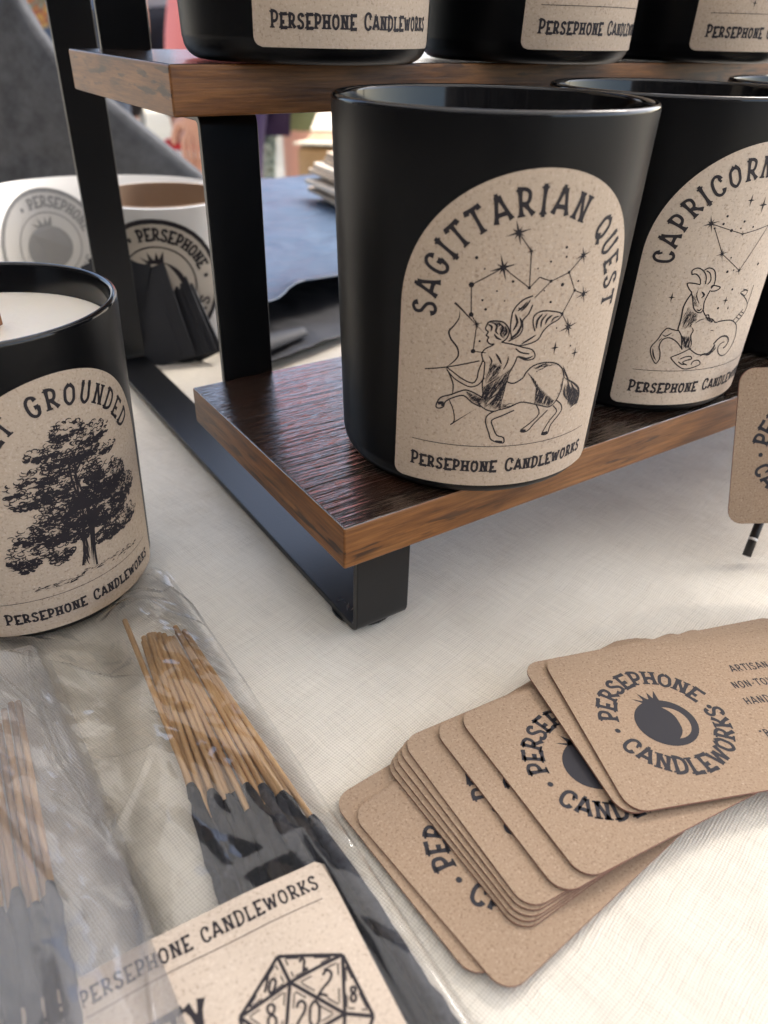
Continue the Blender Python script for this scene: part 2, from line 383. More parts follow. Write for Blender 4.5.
class Ink:
    """ribbons in flat label millimetres, later mapped on to a surface"""
    def __init__(s): s.q = []; s.holes = []
    def rib(s, pts, wd, flare=0.0, step=.9, taper=0):
        # resample
        P = [Vector(pts[0])]
        for a, b in zip(pts[:-1], pts[1:]):
            a, b = Vector(a), Vector(b); L = (b - a).length; k = max(1, int(L / step + .999))
            for i in range(1, k + 1): P.append(a.lerp(b, i / k))
        P = [p for i, p in enumerate(P) if i == 0 or (p - P[i - 1]).length > 1e-5]
        if len(P) < 2: return
        Ls = [0]
        for a, b in zip(P[:-1], P[1:]): Ls.append(Ls[-1] + (b - a).length)
        T = Ls[-1]; e = []
        for i, p in enumerate(P):
            t0 = (p - P[i - 1]).normalized() if i else (P[1] - P[0]).normalized()
            t1 = (P[i + 1] - p).normalized() if i < len(P) - 1 else t0
            t = (t0 + t1)
            if t.length < .2: t = t1.copy()
            t.normalize(); nn = Vector((-t.y, t.x)); k = 1 / max(.55, abs(nn.dot(Vector((-t1.y, t1.x)))))
            ww = wd * .5 * k
            if flare:
                d = min(Ls[i], T - Ls[i]) / wd; ww *= 1 + flare * max(0, 1 - d / 1.6)
            if taper: ww *= max(.12, math.sin(math.pi * (Ls[i] / T)) ** .5) if taper == 1 else max(.1, 1 - Ls[i] / T)
            e.append((p + nn * ww, p - nn * ww))
        for i in range(len(e) - 1): s.q.append([e[i][0], e[i + 1][0], e[i + 1][1], e[i][1]])
    def poly(s, pts): s.q.append([Vector(p) for p in pts])
    def disc(s, c, r, n=14): s.poly([(c[0] + r * math.cos(2 * math.pi * k / n), c[1] + r * math.sin(2 * math.pi * k / n)) for k in range(n)])
    def star(s, c, r, n=8, thin=.12, rot=0):
        for k in range(n):
            a = math.pi * 2 * k / n + rot; L = r if k % 2 == 0 else r * (.55 if n > 4 else 1)
            if n == 4: L = r if k % 2 else r * .7
            d = Vector((math.cos(a), math.sin(a))); q = Vector((-d.y, d.x)) * r * thin
            s.q.append([Vector(c) + q, Vector(c) + d * L, Vector(c) - q])
        s.disc(c, r * .2, 8)
    def text(s, t, x, y, h, wd, width=None, small=None, flare=.5, arc=None, gap=.16, asp=1.0, align=0, curve=None, ang=0, serif=True):
        """arc=(cx,cy,R,a0,a1,inward) places the letters on an arc between two angles in degrees"""
        items = []; X = 0; first = True
        for ch in t:
            if small and ch.isupper() and not first: k = small
            else: k = 1.0
            g = F[ch]; items.append((g, X, k, ch)); X += (g[0] * k + gap) * asp; first = (ch == ' ')
        X -= gap * asp
        sx = (width / (X * h)) if width else 1.0
        if align: x -= X * h * sx * align
        ca, sa = math.cos(ang), math.sin(ang)
        for g, gx, k, ch in items:
            for st in g[1]:
                pts = []
                if arc:
                    cx, cy, Rr, a0, a1, inward = arc
                    mid = gx + g[0] * k * asp / 2; am = R(a0 + (a1 - a0) * mid / X)
                    for px, py in st:
                        lx = (px * k - g[0] * k / 2) * asp * h * abs(R(a1 - a0)) * (Rr + h * .5 * (-1 if inward else 1)) / (X * h); ly = py * k * h
                        er = Vector((math.cos(am), math.sin(am))); et = Vector((math.sin(am), -math.cos(am)))
                        if inward: pts.append(Vector((cx, cy)) + er * (Rr - ly) - et * lx)
                        else: pts.append(Vector((cx, cy)) + er * (Rr + ly) + et * lx)
                else:
                    for px, py in st:
                        ax = (gx + px * k * asp) * h * sx; ay = py * k * h
                        if curve: ay += curve(x + ax)
                        pts.append(Vector((x + ax * ca - ay * sa, y + ax * sa + ay * ca)))
                s.rib(pts, wd, flare)
                if serif and len(st) == 2 and abs(st[0][1] - st[1][1]) > .8 and abs(st[0][0] - st[1][0]) < .12:
                    for e_, o_ in ((pts[0], pts[-1]), (pts[-1], pts[0])):
                        dd = (Vector(e_) - Vector(o_)).normalized(); qq = Vector((-dd.y, dd.x)) * wd * 1.05
                        s.rib([Vector(e_) - qq - dd * wd * .12, Vector(e_) + qq - dd * wd * .12], wd * .55)
            if ch == '.': s.disc((x + (gx + .1) * h * sx, y + .4 * h), .12 * h)
    def hatch(s, poly, ang, sp, wd, jit=.3, seed=1, brk=.25):
        rnd = random.Random(seed); d = Vector((math.cos(ang), math.sin(ang))); q = Vector((-d.y, d.x))
        P = [Vector(p) for p in poly]; lo = min(p.dot(q) for p in P); hi = max(p.dot(q) for p in P); c = lo + sp * .5
        while c < hi:
            xs = []
            for a, b in zip(P, P[1:] + P[:1]):
                ca, cb = a.dot(q) - c, b.dot(q) - c
                if ca * cb < 0: xs.append(a.lerp(b, ca / (ca - cb)).dot(d))
            xs.sort()
            for i in range(0, len(xs) - 1, 2):
                a, b = xs[i], xs[i + 1]; L = b - a
                a += L * rnd.uniform(0, jit) * .5; b -= L * rnd.uniform(0, jit) * .5
                m_ = (a + b) / 2 + rnd.uniform(-.2, .2) * L; bow = rnd.uniform(-.06, .1) * L
                if rnd.random() > brk: s.rib([d * a + q * c, d * m_ + q * (c + bow), d * b + q * (c + sp * .3)], wd * rnd.uniform(.7, 1.3), taper=1)
            c += sp * rnd.uniform(.7, 1.3)
    def put(s, mb, f, m=1, f0=None):
        for q in s.holes:
            pts = [Vector((f0 or f)(p.x, p.y)) for p in q]; mb.add(pts, [tuple(range(len(q)))], 0)
        for q in s.q: mb.add([f(p.x, p.y) for p in q], [tuple(range(len(q)))], m)

# ------------------------------------------------------------ the setting
def f_ground(n, b):
    v = coords(n); g = nz(n, v, 3, 6, .7); g2 = nz(n, v, 60, 4, .7)
    c = ramp(n, g, [(.3, (.56, .48, .35)), (.7, (.68, .60, .46))]); c = mixc(n, mth(n, 'MULTIPLY', g2, .3), c, (.30, .25, .17))
    n.links.new(c, b.inputs['Base Color']); bump(n, b, g2, .5, .02)
GZ = -.75
g = MB(); g.add([(-150, -150, GZ), (150, -150, GZ), (150, 150, GZ), (-150, 150, GZ)], [(0, 1, 2, 3)])
tag(g.build('ground', mat('sandy_ground', (.5, .42, .3), .95, fn=f_ground)), kind='structure')

# ---- folding table and linen
TX0, TX1, TY0, TY1 = -.42, 1.05, -.30, .70
ft = empty('folding_table', (.3, .2, GZ)); tag(ft, 'trestle table hidden under the ivory linen cloth', 'table')
m_plast = mat('grey_plastic', (.6, .6, .58), .5); m_steel = mat('grey_steel', (.35, .35, .36), .4, metal=.8)
t = MB(); t.box(((TX0 + TX1) / 2 - .3, (TY0 + TY1) / 2 - .2, .75 - .022), (TX1 - TX0 - .01, TY1 - TY0 - .01, .035)); t.build('table_top', m_plast, ft)
for lx in (TX0 + .12, TX1 - .12):
    for ly in (TY0 + .1, TY1 - .1):
        t = MB(); t.tube([(lx - .3, ly - .2, 0), (lx - .3, ly - .2, .71)], .014); t.build('leg', m_steel, ft, smooth=True)

def wrinkle(x, y):
    h = noise.noise(Vector((x * 9, y * 6, .3))) * .6 + noise.noise(Vector((x * 22 + 4, y * 16, 1.7))) * .3
    rdg = 1 - abs(noise.noise(Vector((x * 7 + y * 5, y * 4 - x * 2, 5.1)))) * 2
    return h * .5 + rdg * .4
def cloth_z(x, y):
    return -.0003 - .0017 * (1.0 - max(-1, min(1, wrinkle(x, y))))
def axis(lo, hi, dlo, dhi, fine, coarse):
    xs = [lo]
    while xs[-1] < hi:
        xs.append(xs[-1] + (fine if dlo < xs[-1] < dhi else coarse))
    xs[-1] = hi; return xs
xs = axis(TX0, TX1, -.06, .32, .0025, .02); ys = axis(TY0, TY1, .0, .45, .0025, .02)
drop = [.03, .08, .15, .24, .34]
def ex(v, lo, hi):  # list of (coordinate, drop)
    return [(lo - .004, d) for d in reversed(drop)] + [(q, 0) for q in v] + [(hi + .004, d) for d in drop]
EX, EY = ex(xs, TX0, TX1), ex(ys, TY0, TY1)
c = MB(); vs = []
for j, (y, dy) in enumerate(EY):
    for i, (x, dx) in enumerate(EX):
        d = max(dx, dy)
        if d:
            wv = math.sin((x + y) * 38 + 2 * noise.noise(Vector((x * 3, y * 3, 0)))) * .018 * d / .34 * (1 if not (dx and dy) else .3)
            xx = x + (math.copysign(1, x - .3) * (.004 + wv + d * .06) if dx else 0); yy = y + (math.copysign(1, y - .2) * (.004 + wv + d * .06) if dy else 0)
            vs.append((xx, yy, -.004 - d))
        else: vs.append((x, y, cloth_z(x, y)))
nx = len(EX)
c.add(vs, [(j * nx + i, j * nx + i + 1, (j + 1) * nx + i + 1, (j + 1) * nx + i) for j in range(len(EY) - 1) for i in range(nx - 1)])
tag(c.build('tablecloth', m_linen, smooth=True), 'ivory linen tablecloth with a coarse weave under everything on the stall', 'tablecloth')

# ------------------------------------------------------------ riser
X0, Y0, ZT, TH, D = .06902, .11698, .0445, .01094, .08729
Y1, ZT2 = .19389, .12712
Y2, ZT3 = .27080, .20974
XR = .47
FX0, FX1 = .0797, .0957
riser = empty('display_riser', (X0, Y0, 0)); tag(riser, 'tiered display riser with walnut shelves on black flat-bar metal legs', 'display stand')
def shelf(y, z):
    s = MB(); x0, x1, y0, y1, z0, z1 = 0, XR - X0, y - Y0, y - Y0 + D, z - TH, z
    s.add([(x0, y0, z0), (x1, y0, z0), (x1, y1, z0), (x0, y1, z0), (x0, y0, z1), (x1, y0, z1), (x1, y1, z1), (x0, y1, z1)],
          [(0, 3, 2, 1), (2, 3, 7, 6)], 1)
    b = len(s.v) - 8
    s.f += [(b + 4, b + 5, b + 6, b + 7)]; s.m += [0]
    s.f += [(b, b + 1, b + 5, b + 4)]; s.m += [1]
    s.f += [(b + 3, b, b + 4, b + 7), (b + 1, b + 2, b + 6, b + 5)]; s.m += [2, 2]
    o = s.build('shelf', [m_wood_top, m_wood_edge, m_wood_side], riser, bevel=.0006, seg=2)
    return o
shelf(Y0, ZT); shelf(Y1, ZT2); shelf(Y2, ZT3)
def frame(x0, x1):
    s = MB(); tk = .0022; cx = (x0 + x1) / 2 - X0; wd = x1 - x0
    def seg(a, b):   # flat bar following the outline, a,b = (y,z)
        s.box((cx, (a[0] + b[0]) / 2 - Y0, (a[1] + b[1]) / 2), (wd, abs(a[0] - b[0]) + tk, abs(a[1] - b[1]) + tk))
    yb = .345
    pts = [(.1298, .0014), (.1298, ZT - TH - .0013), (.2065, ZT - TH - .0013), (.2065, ZT2 - TH - .0013), (.2835, ZT2 - TH - .0013), (.2835, ZT3 - TH - .0013), (yb, ZT3 - TH - .0013), (yb, .0014), (.1298, .0014)]
    # one welded bent strip: build as an offset outline extruded across the width
    n = len(pts) - 1; P = [Vector(p) for p in pts[:-1]]
    # rounded corners
    out = []
    for i in range(n):
        a, p, b = P[i - 1], P[i], P[(i + 1) % n]
        r = .0028
        da = (a - p).normalized() * r; db = (b - p).normalized() * r
        for k in range(6):
            t_ = k / 5; out.append(((p + da) * (1 - t_) ** 2 + p * 2 * t_ * (1 - t_) + (p + db) * t_ ** 2))
    m_ = len(out); vs = []
    for i in range(m_):
        tg = (out[(i + 1) % m_] - out[i - 1]).normalized(); nn = Vector((tg.y, -tg.x)) * tk / 2
        for xx in (-wd / 2, wd / 2):
            for sg in (1, -1):
                q = out[i] + nn * sg; vs.append((cx + xx, q.x - Y0, q.y))
    fs = []
    for i in range(m_):
        j = (i + 1) % m_
        for a, b in ((0, 1), (1, 3), (3, 2), (2, 0)): fs.append((i * 4 + a, i * 4 + b, j * 4 + b, j * 4 + a))
    s.add(vs, fs)
    o = s.build('frame', m_metal, riser, auto=50)
    bv = o.modifiers.new('b', 'BEVEL'); bv.width = .0003; bv.segments = 2; bv.limit_method = 'ANGLE'; bv.angle_limit = R(60)
    for yy in (.139, .336):
        f = MB(); f.lathe([(0, 0), (.0080, 0), (.0086, .0005), (.0086, .0012), (.0, .0012)], 24)
        f.build('foot_pad', m_metal, o, smooth=False, loc=(cx, yy - Y0, -.0006))
    return o
fr1 = frame(FX0, FX1); frame(XR - .0267, XR - .0107)
sc = MB()
for k in range(7):
    a = random.uniform(0, 6.3); cx_, cy_ = .0820 - X0 + random.uniform(-.001, .003), .1355 - Y0 + random.uniform(-.001, .005)
    L = random.uniform(.0006, .002)
    sc.add([(cx_ - L * math.cos(a), cy_ - L * math.sin(a), .0041), (cx_ + .0002, cy_ - .0003, .0041), (cx_ + L * math.cos(a), cy_ + L * math.sin(a), .0041), (cx_ - .0002, cy_ + .0002, .0042)], [(0, 1, 2, 3)])
sc.build('scuff_mark', m_scuff, fr1)

# ------------------------------------------------------------ candles
RT, RB, HJ = .03385, .03128, .07936
def rad(z): return RB + (RT - RB) * z / HJ
LW, LB, LT = 26.5, 3.5, 70.4        # half width, bottom, arch crown (mm)
def jar_profile():
    p = []; mt = []
    for k in range(7):
        a = R(90 * k / 6); p.append((RB - .0045 + .0045 * math.sin(a), .0045 - .0045 * math.cos(a)))
    p = [(0, 0)] + p
    n1 = 10; p.append((rad(.0049), .0049)); p.append((rad(.0056), .0056))
    for k in range(1, n1 + 1):
        z = .0045 + (HJ - .0009 - .0045) * k / n1; p.append((rad(z), z))
    i0 = len(p) - 1
    for k in range(1, 9):
        a = R(180 * k / 8); p.append((RT - .0009 + .0009 * math.cos(a), HJ - .0009 + .0009 * math.sin(a)))
    p.append((rad(.008) - .0022, .008)); p.append((RB - .006, .005)); p.append((0, .005))
    return p, [0 if i < i0 - 0 else 1 for i in range(len(p) - 1)]
def halfw(v):
    cy = LT - LW
    if v > cy: return LW * math.sqrt(max(0, 1 - ((v - cy) / (LT - cy)) ** 2))
    if v < LB + 2.2:
        d = (LB + 2.2 - v) / 2.2; return LW - 2.2 * (1 - math.sqrt(max(0, 1 - d * d)))
    return LW
def candle(name, loc, th, ink, label, wax=.055, extra=None, lmat=None):
    c = empty(name, loc, 0); tag(c, label, 'candle', 'black jar candles on the stall')
    prof, mt = jar_profile(); j = MB(); j.lathe(prof, 128, mats=mt); j.build('jar', [m_jar, m_jar_gloss], c, smooth=True)
    wx = MB(); wr = rad(wax) - .0021
    wx.lathe([(0, wax - .0006), (wr * .5, wax - .0005), (wr * .85, wax - .0001), (wr - .0003, wax + .0007), (wr, wax + .0008), (wr - .0009, wax - .02)], 64); wx.build('wax', m_wax, c, smooth=True)
    wk = MB(); wk.box((.0, 0, wax + .0035), (.0010, .010, .010)); wo = wk.build('wick', m_wick, c, bevel=.0002, rot=(0, 0, R(th + 20)))
    if extra: wo.rotation_euler = (0, 0, R(-40)); wo.location = (.004, .003, 0)
    lb = MB()
    def f(u, v, off=.00012):
        z = v / 1000; r = rad(z) + off; a = R(th) + u / 1000 / rad(z)
        return (r * math.cos(a), r * math.sin(a), z)
    vsr = [LB + .001] + [LB + 2.2 * k / 6 for k in range(1, 7)] + [LB + 2.2 + (44.0 - LB - 2.2) * k / 8 for k in range(1, 9)]
    vsr += [44 + (LT - 44) * math.sin(R(90 * k / 22)) for k in range(1, 23)]
    nu = 36; vs = []
    for v in vsr:
        h = halfw(v)
        for i in range(nu + 1): vs.append(f(h * (2 * i / nu - 1), v))
    lb.add(vs, [(r * (nu + 1) + i, r * (nu + 1) + i + 1, (r + 1) * (nu + 1) + i + 1, (r + 1) * (nu + 1) + i) for r in range(len(vsr) - 1) for i in range(nu)], 0)
    if ink: ink.put(lb, lambda u, v: f(u, v, .00018), 1)
    lo = lb.build('paper_label', [lmat or m_label, m_ink], c)
    lo.data.polygons.foreach_set('use_smooth', [True] * len(lo.data.polygons))
    return c
def base_ink():
    k = Ink()
    k.text('PERSEPHONE CANDLEWORKS', -22.2, 7.3, 3.1, .53, width=43.8, small=.84, flare=.5, gap=.2)
    k.rib([(-22.3, 13.7), (21.5, 13.7)], .14)
    return k
def tr(fn, pts): return [fn(x, y) for x, y in pts]
